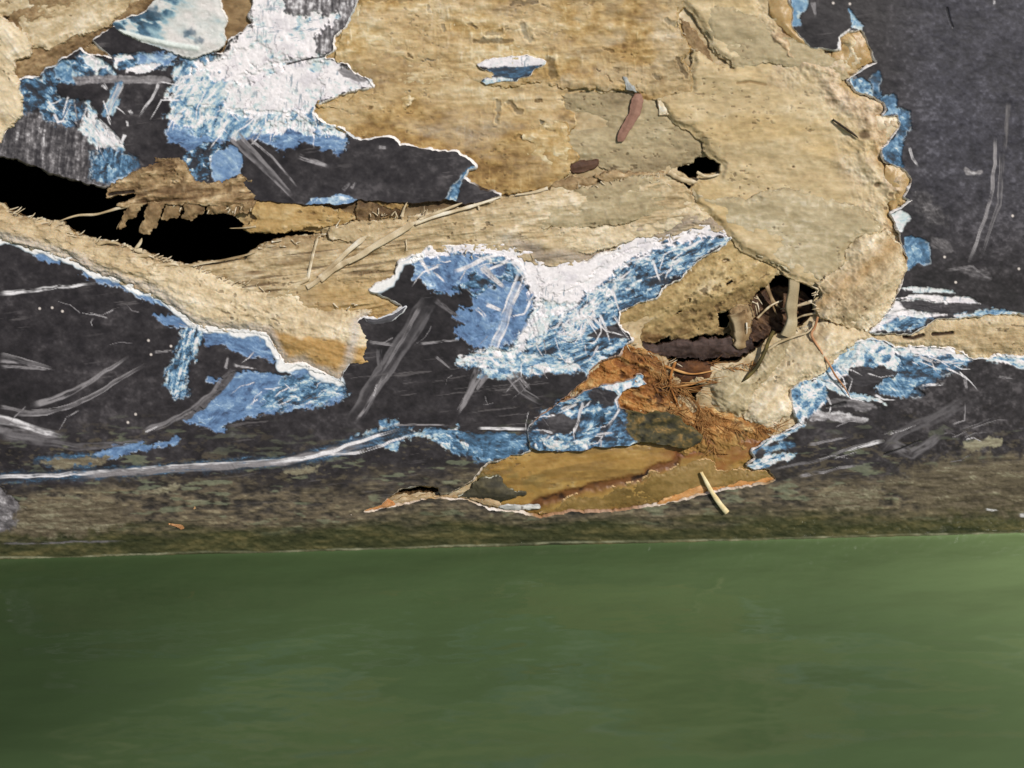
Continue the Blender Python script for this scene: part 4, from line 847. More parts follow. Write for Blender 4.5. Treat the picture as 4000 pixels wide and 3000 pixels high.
# middle band between the split and the blue patch
BAND = [(720,1048),(769,1029),(904,1016),(954,1007),(976,980),(1000,966),(1154,930),(1226,925),(1276,921),(1252,896),(1290,880),(1450,868),(1600,848),(1700,828),(1830,806),(1960,772),(2180,735),(2230,735),(2330,720),
        (2500,692),(2600,684),(2690,740),(2715,790),(2770,835),(2830,890),(2840,912),(2750,895),(2700,890),(2600,940),(2500,952),(2420,985),(2350,1015),(2240,1040),(2100,1040),(2000,985),(1770,980),(1640,1012),(1570,1045),(1556,1092),(1475,1132),(1480,1148),
        (1590,1195),(1540,1246),(1440,1262),(1300,1240),(1100,1210),(900,1120)]
def band_fn(u, v, sd, C, D):
    b, _ = fibre(u, v, P_BROWN, -.1, 111, 1.2, .1, .42)
    lf = ss(1500, 1100, u)
    C = mix(C, b, lf * ss(-.2, .6, fbm(u, v, 150, 30, -.12, 4, 112) + .25) * .8)
    dk = ss(.3, .7, fbm(u, v, 190, 13, -.12, 3, 113)) * ss(1900, 1300, u)
    C = mix(C, S(84, 62, 42), dk * .7)
    o, _ = fibre(u, v, P_OCHRE, -.1, 114, 1.0, .2, .5)
    C = mix(C, o, ss(1060, 1150, v) * ss(1150, 1300, u) * .75)
    g = ss(50, 0, np.abs(sdf(ML, u, v, 80) - 18 + 10 * fbm(u, v, 40, 40, 0, 3, 115)))      # grey foot along the gelcoat
    C = mix(C, S(150, 138, 130), g * ss(1900, 2050, u) * .7)
    return C, D - 5 * dk + 4 * fbm(u, v, 80, 12, -.12, 3, 116) + 10 * np.exp(-((sd + 70) / 60) ** 2) - 6 * g
flap('torn_band', BAND, P_SAND, -10, seed=15, ang=-.13, fuzz=.3, gain=1.15, fn=band_fn, relief=1.6, thick=20, label='long torn band of fawn fibre running from the split to the lobe')
flap('laminate_flake', [(1960,815),(2130,780),(2330,722),(2500,690),(2620,692),(2690,742),(2682,790),(2620,812),(2540,842),(2430,872),(2300,884),(2200,894),(2080,880),(2010,860)], P_GREY, 3, seed=16, ang=-.16, fuzz=.5, base=.6, thick=12, relief=1.2)
flap('laminate_flake', [(1960,900),(2100,896),(2250,890),(2400,878),(2560,840),(2640,810),(2690,790),(2720,800),(2780,850),(2700,870),(2600,905),(2480,930),(2400,960),(2300,990),(2180,985),(2080,965),(1980,940)], P_PALE, 0, seed=17, ang=-.2, fuzz=.7, base=.4, thick=12, relief=1.8, gain=1.1)
flap('laminate_flake', [(1283,905),(1290,888),(1480,864),(1562,868),(1552,902),(1450,934),(1380,942),(1290,932)], P_SAND, 2, seed=18, ang=-.12, base=.5, thick=10)
flap('laminate_flake', [(1000,962),(1090,930),(1180,925),(1340,936),(1350,958),(1240,960),(1120,990),(1010,1000)], P_BROWN, 2, seed=19, ang=-.1, base=.55, thick=10)
flap('laminate_flake', [(1000,1040),(1100,1020),(1170,1000),(1180,1040),(1090,1064),(1000,1075)], P_SAND, 0, seed=21, ang=-.1, base=.42, thick=8)
flap('laminate_flake', [(1150,1040),(1180,1020),(1240,1012),(1232,1046),(1190,1056)], P_BROWN, -4, seed=22, base=.15, thick=6)

# pale ridge below the split, ending in a square ochre block
RIDGE = [(-300,790),(0,799),(30,830),(68,844),(131,858),(235,871),(285,912),(357,935),(466,957),(556,984),(597,1002),(651,1020),(760,1040),(860,1080),(960,1125),(1050,1130),(1140,1140),(1200,1180),(1300,1196),(1420,1215),(1446,1213),(1422,1240),
         (1438,1290),(1447,1340),(1441,1393),(1460,1416),(1424,1448),(1366,1458),(1340,1478),(1326,1492),(1250,1466),(1189,1434),(1105,1432),(1070,1370),(1036,1305),(893,1298),(760,1280),(669,1206),(565,1140),(452,1104),(335,1046),(249,1018),(145,986),(0,946),(-300,930)]
def ridge_fn(u, v, sd, C, D):
    line = 1278 + (u - 1040) * .18 + 14 * fbm(u, v, 60, 40, 0, 3, 121)
    face = ss(-8, 14, v - line) * ss(960, 1040, u)
    o, _ = fibre(u, v, [(0, S(156, 118, 66)), (.5, S(184, 147, 92)), (1, S(212, 184, 136))], -.1, 122, .7, .1, .5)
    C = mix(C, o, face)
    left = ss(760, 560, u)
    b, _ = fibre(u, v, P_SAND, .2, 123, 1.2, .3, .5)
    C = mix(C, b, left * .75)
    top = ss(40, 8, -sd + 0 * u) * ss(.0, .5, fbm(u, v, 40, 20, .3, 3, 124)) * left
    C = mix(C, S(134, 102, 62), top * .6)
    g = ss(34, 0, np.abs(sdf(ML, u, v, 80) - 10 + 8 * fbm(u, v, 40, 30, 0, 3, 125)))
    C = mix(C, S(196, 186, 176), g * .75)
    bulge = 34 * np.sqrt(ss(-12, 90, -sd))
    slope = (v - line) * .0
    return C, D - 16 + bulge - 10 * face * ss(0, 120, v - line) + left * 6 * fbm(u, v, 46, 16, .2, 4, 126) + 5 * fbm(u, v, 26, 18, .3, 4, 127) * (1 - face)
flap('pale_ridge', RIDGE, P_PALE, 6, seed=23, ang=.3, fuzz=.6, gain=1.1, fn=ridge_fn, relief=1.5, thick=24, bevel=6, jag=((5, 26), (4, 10), (2, 5)), label='pale ridge of torn laminate below the dark split, ending in a square ochre block')

# toothed brown flap over the split
TEETH = [(445,716),(500,682),(560,655),(598,640),(608,616),(640,612),(700,622),(737,650),(762,704),(820,722),(880,702),(940,690),(984,706),(980,742),(1000,770),(992,812),(940,806),(880,800),(820,798),(760,796),(690,800),(600,796),(545,806),(480,812),(462,800),(528,776),(524,752),(470,760),(424,770),(420,746)]
def teeth_fn(u, v, sd, C, D):
    dk = ss(.2, .6, fbm(u, v, 110, 14, -.1, 3, 131)) * ss(690, 760, v)
    C = mix(C, S(86, 62, 40), dk * .7)
    for pts, w in (([(432,758),(470,752),(520,748)], 8), ([(445,778),(520,772)], 5)):
        q, al, sg = stroke(pts, u, v, w); C = mix(C, S(40, 28, 20), ss(1.1, .6, q)); D = D - 12 * ss(1.1, .6, q)
    return C, D + 6 * fbm(u, v, 40, 24, -.3, 4, 132) - 5 * dk - 16 * ss(760, 830, v)
tf = flap('toothed_flap', TEETH, P_BROWN, 20, (0, 0.03), seed=24, ang=-.12, fuzz=.5, gain=1.7, fn=teeth_fn, relief=2.4, wave=18, thick=22, bevel=4, base=.55, label='brown torn flap with a row of ragged teeth hanging over the dark split')

def strand(name, pts, w0, w1, pal, parent=root, flat=.5, seed=1, mat=None, n=None, sides=7, label=None, build=True, tip=True):
    """one tapering fibre or stalk along (u, v, lift) points"""
    p = np.asarray(pts, dtype=np.float64)
    L_ = np.concatenate([[0], np.cumsum(np.linalg.norm(np.diff(p, axis=0), axis=1))])
    n = n or max(6, int(L_[-1] / 9))
    s = np.linspace(0, L_[-1], n)
    if len(p) > 2:      # Catmull-Rom through the points
        out = []
        for x in s:
            i = min(max(np.searchsorted(L_, x) - 1, 0), len(p) - 2)
            t = (x - L_[i]) / (L_[i + 1] - L_[i] + 1e-9)
            a, b, c, d = p[max(i - 1, 0)], p[i], p[i + 1], p[min(i + 2, len(p) - 1)]
            out.append(.5 * ((2 * b) + (-a + c) * t + (2 * a - 5 * b + 4 * c - d) * t * t + (-a + 3 * b - 3 * c + d) * t ** 3))
        c = np.array(out)
    else:
        c = p[0] + (p[1] - p[0]) * (s / L_[-1])[:, None]
    rs = np.random.RandomState(seed)
    al = s / L_[-1]
    w = (w0 + (w1 - w0) * al) * .5 * (1 + .12 * np.interp(al, np.linspace(0, 1, 9), rs.randn(9)))
    if tip: w = w * np.clip(.25 + 6 * (1 - al), 0, 1)
    tg = np.gradient(c, axis=0); tl = np.hypot(tg[:, 0], tg[:, 1]) + 1e-9
    lat = np.stack([-tg[:, 1] / tl, tg[:, 0] / tl, 0 * tl], -1)
    nor = np.array([0, 0, 1.0])
    th = np.linspace(0, 2 * np.pi, sides, endpoint=False)
    ring = c[:, None, :] + w[:, None, None] * (lat[:, None, :] * np.cos(th)[None, :, None] + nor[None, None, :] * np.sin(th)[None, :, None] * flat)
    ring = ring.reshape(-1, 3)
    V3 = place(ring[:, 0], ring[:, 1], ring[:, 2])
    k = np.arange(n - 1)[:, None] * sides; j = np.arange(sides)[None]; j2 = (j + 1) % sides
    f = np.stack([k + j, k + j2, k + sides + j2, k + sides + j], -1).reshape(-1, 4)
    t = np.clip(.55 + .25 * np.interp(al, np.linspace(0, 1, 12), rs.randn(12))[:, None] + .18 * rs.randn(sides)[None], 0, 1)
    C = ramp(t.ravel(), pal)
    if not build: return V3, f, C
    V3 = np.concatenate([V3, place(c[[0, -1], 0], c[[0, -1], 1], c[[0, -1], 2])]); m = n * sides
    caps = [(m, (i + 1) % sides, i, m) for i in range(sides)]
    f = f.tolist() + [[m, (i + 1) % sides, i, i] for i in range(0)]
    C = np.concatenate([C, C[[0, -1]]])
    return link_mesh(name, V3, np.array(f), C, .6, mat or M_STRAND, parent, label=label)

for k, pl in enumerate([[(506,806),(552,800),(548,820),(528,845),(500,862),(485,886),(466,898),(458,886),(474,862),(488,836)], [(582,790),(640,792),(634,830),(622,860),(606,890),(584,914),(562,916),(540,908),(548,880),(566,858),(572,820)],
        [(650,790),(708,796),(704,830),(690,850),(668,852),(650,862),(630,858),(636,830)], [(725,790),(806,792),(800,824),(780,840),(756,856),(728,860),(708,852),(722,824)], [(812,792),(886,792),(882,828),(862,834),(832,838),(812,832)], [(896,790),(936,790),(934,830),(914,842),(888,834)], [(938,786),(985,784),(984,816),(966,834),(940,826)]]):
    def tooth_fn(u, v, sd, C, D, k=k):
        t0 = ss(min(q[1] for q in pl), max(q[1] for q in pl), v)
        return C, D - 10 * t0 + 4 * ss(0, 20, -sd)
    flap('fibre_tooth', pl, P_BROWN, 17, seed=60 + k, ang=1.2, fuzz=.2, gain=1.0, fn=tooth_fn, thick=7, bevel=2, jag=((5, 20), (3.5, 8)), parent=tf, base=.44)
strand('fibre_strand', [(560,800,16),(490,806,14),(420,826,8),(370,838,2),(300,842,-6),(228,864,-8)], 16, 6, P_SAND, seed=60)
strand('fibre_strand', [(524,806,6),(500,830,0),(462,878,-4),(454,896,-6)], 10, 4, P_BROWN, seed=61)

flap('ochre_block', [(948,888),(1000,862),(985,820),(1000,792),(1140,790),(1250,806),(1300,818),(1388,842),(1384,860),(1280,886),(1200,890),(1100,908),(1000,908),(960,902)], P_OCHRE, 4, seed=25, ang=.03, base=.45, fuzz=.25, relief=1.3, thick=26, wave=6)
strand('splinter', [(1000,884,4),(950,890,2),(895,892,-4)], 10, 3, P_SAND, seed=62)
flap('laminate_flake', [(1388,784),(1440,776),(1512,790),(1580,800),(1570,840),(1500,850),(1470,862),(1400,856)], P_BROWN, -8, seed=26, base=.34, ang=-.1, relief=1.8)
flap('laminate_flake', [(1430,776),(1470,760),(1530,782),(1590,800),(1560,815),(1490,800)], P_OCHRE, -3, seed=27, base=.28)
flap('laminate_flake', [(2150,745),(2165,712),(2230,695),(2290,700),(2330,690),(2325,730),(2240,745)], P_BROWN, -9, seed=28, base=.45, ang=-.2, relief=1.6)
flap('laminate_flake', [(2330,690),(2380,668),(2520,680),(2600,668),(2590,690),(2480,700),(2380,716)], P_BROWN, -6, seed=29, base=.5, ang=-.05, relief=1.5)

# perforated brown flap in the shade of the lobe
PERF = [(2410,1215),(2479,1190),(2565,1158),(2583,1127),(2655,1091),(2741,1005),(2850,910),(2880,930),(2970,1000),(3060,1050),(3020,1100),(2962,1140),(2936,1180),(2944,1230),(2930,1300),(2880,1318),(2760,1312),(2700,1330),(2660,1350),(2620,1320),(2560,1350),(2480,1345),(2440,1312),(2447,1298),(2410,1269)]
PH = [[(2806,1228),(2858,1214),(2862,1258),(2846,1292),(2812,1292)], [(2690,1170),(2706,1160),(2702,1186),(2690,1188)], [(2820,1018),(2846,1010),(2850,1020),(2824,1028)], [(2646,1230),(2676,1202),(2680,1208),(2652,1236)], [(2838,1108),(2862,1096),(2868,1104),(2842,1114)], [(2730,1290),(2742,1284),(2740,1300),(2730,1300)], [(2812,1130),(2826,1128),(2824,1142)], [(2872,1068),(2886,1066),(2884,1078)]]
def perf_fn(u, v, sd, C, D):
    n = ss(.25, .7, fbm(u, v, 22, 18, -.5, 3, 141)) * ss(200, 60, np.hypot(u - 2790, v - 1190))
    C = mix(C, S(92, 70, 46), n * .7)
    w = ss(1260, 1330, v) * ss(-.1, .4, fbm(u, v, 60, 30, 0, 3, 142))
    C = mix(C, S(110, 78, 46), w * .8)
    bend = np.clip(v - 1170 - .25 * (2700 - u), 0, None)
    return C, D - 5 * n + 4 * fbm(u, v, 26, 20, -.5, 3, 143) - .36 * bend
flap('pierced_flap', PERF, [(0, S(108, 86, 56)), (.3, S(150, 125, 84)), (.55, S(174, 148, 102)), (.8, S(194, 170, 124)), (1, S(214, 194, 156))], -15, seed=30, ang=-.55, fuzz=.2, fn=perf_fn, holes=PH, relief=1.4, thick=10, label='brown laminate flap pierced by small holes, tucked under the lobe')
for k, (pts, w0, w1, pal) in enumerate([([(2880,1225,-22),(2900,1300,-30),(2892,1370,-36)], 70, 62, P_BROWN),
        ([(3000,1110,-60),(3030,1180,-60),(3060,1210,-60)], 22, 9, P_BROWN), ([(2970,1250,-60),(3020,1200,-50),(3070,1180,-60)], 10, 8, P_SAND), ([(3180,1180,-30),(3120,1200,-40),(3060,1215,-60)], 12, 8, P_PALE), ([(3010,1110,-60),(3030,1200,-60),(3050,1240,-70)], 10, 6, P_BROWN), ([(3190,1226,-20),(3140,1240,-40),(3110,1262,-60)], 10, 6, P_SAND)]):
    strand('fibre_strand', pts, w0, w1, pal, seed=70 + k, flat=.35)

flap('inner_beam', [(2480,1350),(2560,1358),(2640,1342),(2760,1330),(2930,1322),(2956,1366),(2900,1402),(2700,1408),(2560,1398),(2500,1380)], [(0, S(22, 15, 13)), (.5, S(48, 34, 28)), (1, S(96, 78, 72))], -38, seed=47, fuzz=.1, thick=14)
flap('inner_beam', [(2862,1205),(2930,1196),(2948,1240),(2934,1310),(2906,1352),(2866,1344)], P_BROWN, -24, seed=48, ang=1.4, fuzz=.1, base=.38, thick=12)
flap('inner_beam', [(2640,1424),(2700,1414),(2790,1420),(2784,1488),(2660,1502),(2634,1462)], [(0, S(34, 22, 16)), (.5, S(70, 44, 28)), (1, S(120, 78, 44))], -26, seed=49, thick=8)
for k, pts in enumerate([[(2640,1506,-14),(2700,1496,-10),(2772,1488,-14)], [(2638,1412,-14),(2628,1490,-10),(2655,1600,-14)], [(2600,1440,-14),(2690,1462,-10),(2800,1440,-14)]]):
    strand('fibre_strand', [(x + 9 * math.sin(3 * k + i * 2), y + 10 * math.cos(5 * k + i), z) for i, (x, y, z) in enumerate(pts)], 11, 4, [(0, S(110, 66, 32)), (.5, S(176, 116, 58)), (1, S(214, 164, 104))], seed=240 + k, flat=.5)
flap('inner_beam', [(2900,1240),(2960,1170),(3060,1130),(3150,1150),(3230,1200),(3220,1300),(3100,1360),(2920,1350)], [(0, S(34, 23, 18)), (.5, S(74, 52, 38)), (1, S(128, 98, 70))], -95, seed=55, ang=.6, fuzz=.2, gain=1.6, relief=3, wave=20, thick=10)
# rusty web and the amber patch below it
RUST = [(2055,1735),(2062,1664),(2200,1550),(2300,1445),(2400,1370),(2440,1345),(2490,1372),(2540,1380),(2580,1400),(2610,1440),(2640,1510),(2700,1570),(2770,1590),(2860,1616),(2900,1640),(3010,1630),(3090,1680),(3000,1735),(2950,1770),(2600,1790),(2400,1660)]
def rust_fn(u, v, sd, C, D):
    web = ss(.12, .0, np.abs(fbm(u, v, 70, 26, .5, 3, 151))) + ss(.1, 0, np.abs(fbm(u, v, 26, 60, .3, 3, 152)))
    C = mix(C, S(206, 160, 100), np.clip(web, 0, 1) * .38)
    C = mix(C, S(78, 66, 40), ss(1600, 1660, v) * ss(2440, 2480, u) * ss(2780, 2700, u) * ss(-.3, .4, fbm(u, v, 60, 30, 0, 3, 153)) * .8)
    bl = ss(-.1, .6, fbm(u, v, 70, 44, .5, 4, 155))
    C = mix(C, S(112, 70, 34), bl * .75)
    C = mix(C, S(186, 150, 98), ss(.2, .7, fbm(u, v, 60, 30, .5, 4, 156)) * .6)
    dk = np.clip(ss(2500, 2620, u) * ss(1600, 1500, v) * .8 + ss(.25, .7, fbm(u, v, 44, 30, .4, 4, 157)) * .7, 0, 1)
    C = mix(C, S(64, 38, 22), dk)
    C = mix(C, S(150, 118, 64), ss(1680, 1740, v) * .7)
    return C, D + 4 * np.clip(web, 0, 1) + 12 * fbm(u, v, 60, 44, .4, 4, 154) - 8 * dk
flap('rusty_laminate', RUST, P_RUST, -18, seed=31, ang=.4, fuzz=.3, gain=1.3, fn=rust_fn, holes=(HOLE5, [(2560,1390),(2640,1350),(2760,1420),(2840,1460),(2760,1500),(2660,1490),(2590,1440)]), relief=1.6, label='rust-stained orange laminate below the cavity')
def amber_fn(u, v, sd, C, D):
    st = ss(.0, .6, fbm(u, v, 260, 22, -.1, 4, 161))
    C = mix(C, S(176, 138, 76), st * .6); C = mix(C, S(118, 92, 48), ss(.1, .7, fbm(u, v, 200, 30, -.1, 4, 166)) * .55); C = mix(C, S(150, 92, 44), ss(-.2, .5, fbm(u, v, 120, 50, -.2, 4, 167)) * ss(2500, 2700, u) * .7)
    ol = ss(.1, .6, fbm(u, v, 120, 60, 0, 3, 162)) * ss(2200, 2000, u)
    C = mix(C, S(112, 104, 66), ol * .7)
    C = mix(C, S(128, 72, 32), ss(2520, 2800, u) * ss(1830, 1740, v) * .6)
    cr = [(2085,1990),(2120,1968),(2240,1930),(2300,1912),(2400,1890),(2520,1868),(2545,1838),(2640,1815),(2652,1778),(2690,1760),(2800,1756)]
    q, al, sg = stroke(cr, u + 8 * fbm(u, v, 40, 40, 0, 3, 163), v + 8 * fbm(u, v, 30, 30, 0, 3, 164), 19, 15)
    C = mix(C, S(104, 54, 30), ss(1.9, .3, q) * .8); C = mix(C, S(40, 22, 16), ss(.8, .2, q) * ss(.1, .6, fbm(u, v, 70, 70, 0, 2, 165) + .15))
    return C, D - 7 * ss(1.3, .2, q)
flap('amber_patch', [(1866,1835),(1960,1788),(2063,1745),(2300,1735),(2640,1730),(2740,1710),(2990,1715),(2962,1775),(2900,1823),(2940,1842),(3045,1830),(3050,1882),(2860,1918),(2600,1978),(2340,2012),(2100,2028),(1900,2006),(1820,1965),(1862,1900)], P_RESIN, -14, seed=32, ang=-.06, gain=.9, fuzz=.1, fn=amber_fn, mat=M_RES, relief=.5, wave=3, rough=.5, label='smooth amber resin patch with a dark rusty crack')
flap('amber_slab', [(2110,2015),(2180,1980),(2232,1942),(2330,1930),(2420,1905),(2505,1890),(2545,1850),(2625,1838),(2640,1822),(2720,1800),(2780,1798),(2800,1850),(2900,1842),(2990,1845),(3036,1872),(2860,1914),(2600,1970),(2344,2004)], [(0, S(104, 84, 44)), (.5, S(142, 116, 66)), (1, S(180, 150, 100))], -8, seed=33, ang=-.12, gain=.8, fuzz=.1, relief=.7, wave=3, thick=7, rim=S(206, 170, 124), rough=.5)
flap('splinter', [(2560,1975),(2640,1940),(2740,1900),(2860,1886),(2960,1868),(3034,1866),(3034,1880),(2990,1894),(2860,1914),(2740,1936),(2640,1962)], [(0, S(176, 116, 62)), (.5, S(206, 150, 92)), (1, S(232, 190, 140))], 0, seed=34, ang=-.14, fuzz=0, thick=8, jag=((3, 20),), label='long orange splinter along the lower edge of the amber patch')
flap('splinter', [(1355,2015),(1440,1985),(1500,1968),(1512,1952),(1534,1962),(1540,1982),(1470,2003)], [(0, S(160, 100, 54)), (.5, S(196, 136, 84)), (1, S(226, 176, 128))], 2, seed=35, ang=-.2, fuzz=0, thick=7, jag=((3, 16),), label='short orange splinter lifting from the dark scum')
flap('laminate_flake', [(1520,1966),(1570,1945),(1680,1938),(1720,1940),(1840,1948),(1940,1955),(1960,1985),(1830,1950),(1690,1944),(1580,1970)], [(0, S(120, 96, 64)), (.5, S(170, 142, 104)), (1, S(220, 196, 160))], 0, seed=36, thick=6, jag=((3, 14),))
flap('splinter', [(742,2004),(750,1990),(758,1968),(764,1984),(772,2000),(757,2006)], [(0, S(176, 120, 70)), (1, S(226, 178, 128))], 3, seed=50, thick=6, jag=((2, 12),), step=2.5)
flap('splinter', [(660,2048),(700,2052),(722,2046),(724,2060),(706,2068),(690,2056)], [(0, S(170, 116, 70)), (1, S(216, 168, 120))], 3, seed=51, thick=6, jag=((2, 12),), step=2.5)
flap('gelcoat_chip', [(1940,1982),(1985,1974),(2060,1976),(2106,1976),(2108,1988),(2060,1990),(1985,1992)], [(0, S(110, 114, 112)), (1, S(236, 232, 226))], 2, seed=37, thick=6, jag=((2, 14),), mat=M_GEL, gain=1.4)
flap('gelcoat_chip', [(1846,1884),(1880,1874),(1960,1864),(1968,1888),(1988,1915),(2052,1926),(2046,1936),(1985,1946),(1960,1962),(1840,1955),(1775,1948),(1850,1915)], [(0, S(42, 42, 36)), (.5, S(64, 60, 48)), (1, S(98, 90, 66))], -6, seed=38, thick=5, jag=((7, 26), (3, 9)), mat=M_GEL, rim=lambda u, v: mix(np.tile(S(84, 78, 58), (len(u), 1)), S(200, 198, 180), ss(.1, .5, fbm(u, v, 30, octv=3, seed=38))))
# lumps at the right of the cavity and the ridge that leaves the picture
flap('fibre_lump', [(2765,1512),(2800,1460),(2830,1440),(2860,1432),(2940,1448),(2990,1370),(3060,1312),(3122,1290),(3118,1380),(3040,1470),(2965,1540),(2930,1600),(2890,1632),(2840,1622),(2790,1592)], P_GREY, 4, seed=39, ang=-.8, base=.62, fuzz=.3, relief=1.6, thick=30, wave=16, curl=-20, round_=14)
flap('fibre_lump', [(3118,1292),(3220,1252),(3330,1276),(3412,1302),(3392,1336),(3275,1390),(3200,1466),(3130,1500),(3090,1526),(3098,1580),(3112,1622),(3080,1645),(3000,1692),(2960,1676),(2912,1632),(2916,1560),(2958,1490),(3020,1420),(3070,1340)], P_PALE, 12, seed=40, ang=-.8, base=.46, fuzz=.7, gain=1.2, relief=1.8, thick=26, wave=18, curl=-16, round_=14, label='coarse pale lump of fibre beside the cavity')
def rr_fn(u, v, sd, C, D):
    for pts in ([(3535,1318),(3570,1322),(3608,1310)], [(3645,1306),(3720,1300)]):
        q, al, sg = stroke(pts, u, v, 8); C = mix(C, S(60, 42, 28), ss(1.1, .5, q)); D = D - 12 * ss(1.1, .5, q)
    return C, D - 16 + 16 * ss(0, 50, -sd) + 5 * fbm(u, v, 40, 20, 0, 4, 171)
flap('fibre_ridge', [(3300,1300),(3395,1304),(3480,1308),(3560,1302),(3620,1276),(3650,1247),(3760,1240),(3870,1228),(4000,1232),(4500,1212),(4500,1396),(4000,1396),(3900,1396),(3802,1410),(3722,1364),(3630,1360),(3500,1362),(3435,1336),(3390,1332),(3338,1352),(3275,1392),(3200,1420),(3180,1340)], P_SAND, 3, seed=41, ang=.0, base=.56, fuzz=.6, gain=1.0, fn=rr_fn, grow=6, relief=1.5, thick=20, label='narrow sandy ridge of fibre running off to the right')
# blue-white gelcoat chip standing up at the top left and the curled lip
def chip_fn(u, v, sd, C, D):
    t = .86 + .26 * fbm(u, v, 60, 34, .4, 4, 181)
    t = t - .72 * ss(720, 570, u + (v - 100) * .55) * ss(-.35, .35, fbm(u, v, 60, 26, .35, 4, 182) + .15)
    c = ramp(t, [(0, S(50, 56, 62)), (.3, S(74, 108, 132)), (.5, S(150, 180, 190)), (.7, S(206, 208, 204)), (1, S(222, 216, 212))])
    for x, y in ((750, 128), (784, 160), (735, 130), (600, 38), (620, 60)):
        c = mix(c, S(92, 112, 128), ss(26, 8, np.hypot(u - x, (v - y) * 1.2) + 8 * fbm(u, v, 14, 14, 0, 2, 183)) * .8)
    q, al, sg = stroke([(470,125),(560,150),(660,172),(770,190)], u, v, 13); c = mix(c, S(222, 228, 222), ss(1.1, .5, q)); D = D + 5 * ss(1.2, .2, q)
    c = mix(c, S(104, 146, 190), ss(0, 26, v - 145 - (u - 500) * .24 + 0 * u) * ss(520, 540, u) * ss(700, 640, u) * .7)
    return c, D
flap('gelcoat_chip', [(436,90),(500,72),(565,50),(590,22),(612,0),(700,-160),(850,-150),(859,0),(868,36),(890,80),(878,118),(882,154),(868,186),(800,212),(746,227),(678,204),(588,174),(511,142),(452,110)], P_PALE, 16, (0.03, -.02), seed=42, fn=chip_fn, mat=M_GEL, relief=.5, thick=12, bevel=6, rim=S(240, 234, 226), jag=((4, 26), (2, 9)), wave=7, label='pale grey gelcoat chip with teal scuffs standing proud at the upper left')
flap('gelcoat_chip', [(1423,1242),(1475,1248),(1533,1228),(1585,1198),(1572,1222),(1522,1258),(1445,1272)], [(0, S(60, 58, 62)), (1, S(96, 94, 98))], 8, (0, -.12), seed=43, mat=M_GEL, relief=.3, thick=6, bevel=5, rim=S(226, 226, 230), jag=((2, 20),), wave=2, rough=.3)
flap('gelcoat_chip', [(3325,302),(3425,247),(3432,262),(3400,290),(3335,312)], [(0, S(80, 78, 84)), (1, S(120, 120, 126))], 0, seed=44, mat=M_GEL, relief=.3, thick=8, bevel=5, rim=S(246, 242, 240), jag=((2, 20),), wave=2, rough=.35)

# pale strands lying across the band
for k, (pts, w0, w1) in enumerate([([(1362,1024,8),(1420,990,9),(1452,968,10),(1542,916,10),(1622,868,8)], 22, 30), ([(1200,1122,6),(1240,1096,8),(1294,1045,10),(1362,978,12),(1434,920,14)], 16, 24), ([(1250,1090,7),(1320,1040,8),(1400,1000,9)], 30, 20),
        ([(1622,872,8),(1690,846,8),(1769,826,6),(1860,800,4),(1960,768,0)], 22, 8), ([(1640,858,10),(1720,826,10),(1806,792,6)], 16, 8), ([(1203,1088,8),(1222,1000,16),(1244,922,20)], 14, 10), ([(1570,846,4),(1580,812,8),(1592,788,10)], 14, 4), ([(1120,1125,8),(1170,1104,8),(1210,1086,8)], 26, 20),
        ([(1868,800,2),(1872,820,4)], 8, 6), ([(1586,935,4),(1590,980,4)], 5, 4), ([(2612,672,0),(2660,700,4),(2725,712,2)], 22, 14), ([(2722,672,-2),(2760,690,0),(2812,680,-4)], 14, 8), ([(2140,735,0),(2080,752,2),(2010,762,0)], 14, 6),
        ([(556,980,6),(530,976,6),(548,950,10),(556,930,12)], 22, 8), ([(380,955,6),(420,945,8),(470,952,8)], 16, 8), ([(230,902,4),(270,908,8),(285,904,8)], 12, 6), ([(480,1010,6),(540,1000,8),(598,996,8)], 24, 14), ([(372,950,2),(392,930,6)], 10, 3), ([(640,1050,2),(720,1040,4),(900,1010,4),(1000,985,6)], 12, 6), ([(600,1040,8),(680,1030,8),(700,1040,6)], 22, 10), ([(425,1015,8),(440,1035,9)], 20, 12)]):
    strand('fibre_strand', [(x, y, z * .55 + 1) for x, y, z in pts], w0, w1, P_PALE if k < 14 else P_SAND, seed=100 + k, flat=.25)

# loose hairs along the torn edges: uncountable
def hairs(name, label, items, pal, seed, dens=1.0, lens=1.0):
    rs = np.random.RandomState(seed); VV, FF, CC = [], [], []; off = 0
    for path, cnt, ang, spread, ln, w, d in items:
        p = np.asarray(path, dtype=float); L_ = np.concatenate([[0], np.cumsum(np.hypot(*np.diff(p, axis=0).T))])
        for _ in range(int(cnt * dens)):
            x = rs.rand() * L_[-1]; u = np.interp(x, L_, p[:, 0]) + rs.randn() * 6; v = np.interp(x, L_, p[:, 1]) + rs.randn() * 6
            a = ang + rs.randn() * spread; l = ln * lens * (.4 + rs.rand())
            b = rs.randn() * .10
            q = [(u, v, d + rs.randn() * 3), (u + math.cos(a) * l * .5, v + math.sin(a) * l * .5, d + 2 + rs.rand() * 4), (u + math.cos(a + b) * l, v + math.sin(a + b) * l, d + rs.rand() * 7)]
            V3, f, C = strand('', q, w * (.6 + rs.rand()), w * .4, pal, seed=rs.randint(1 << 30), n=6, sides=4, build=False)
            VV.append(V3); FF.append(f + off); CC.append(C); off += len(V3)
    o = link_mesh(name, np.concatenate(VV), np.concatenate(FF), np.concatenate(CC), .6, M_STRAND, root, label=label)
    o['kind'] = 'stuff'
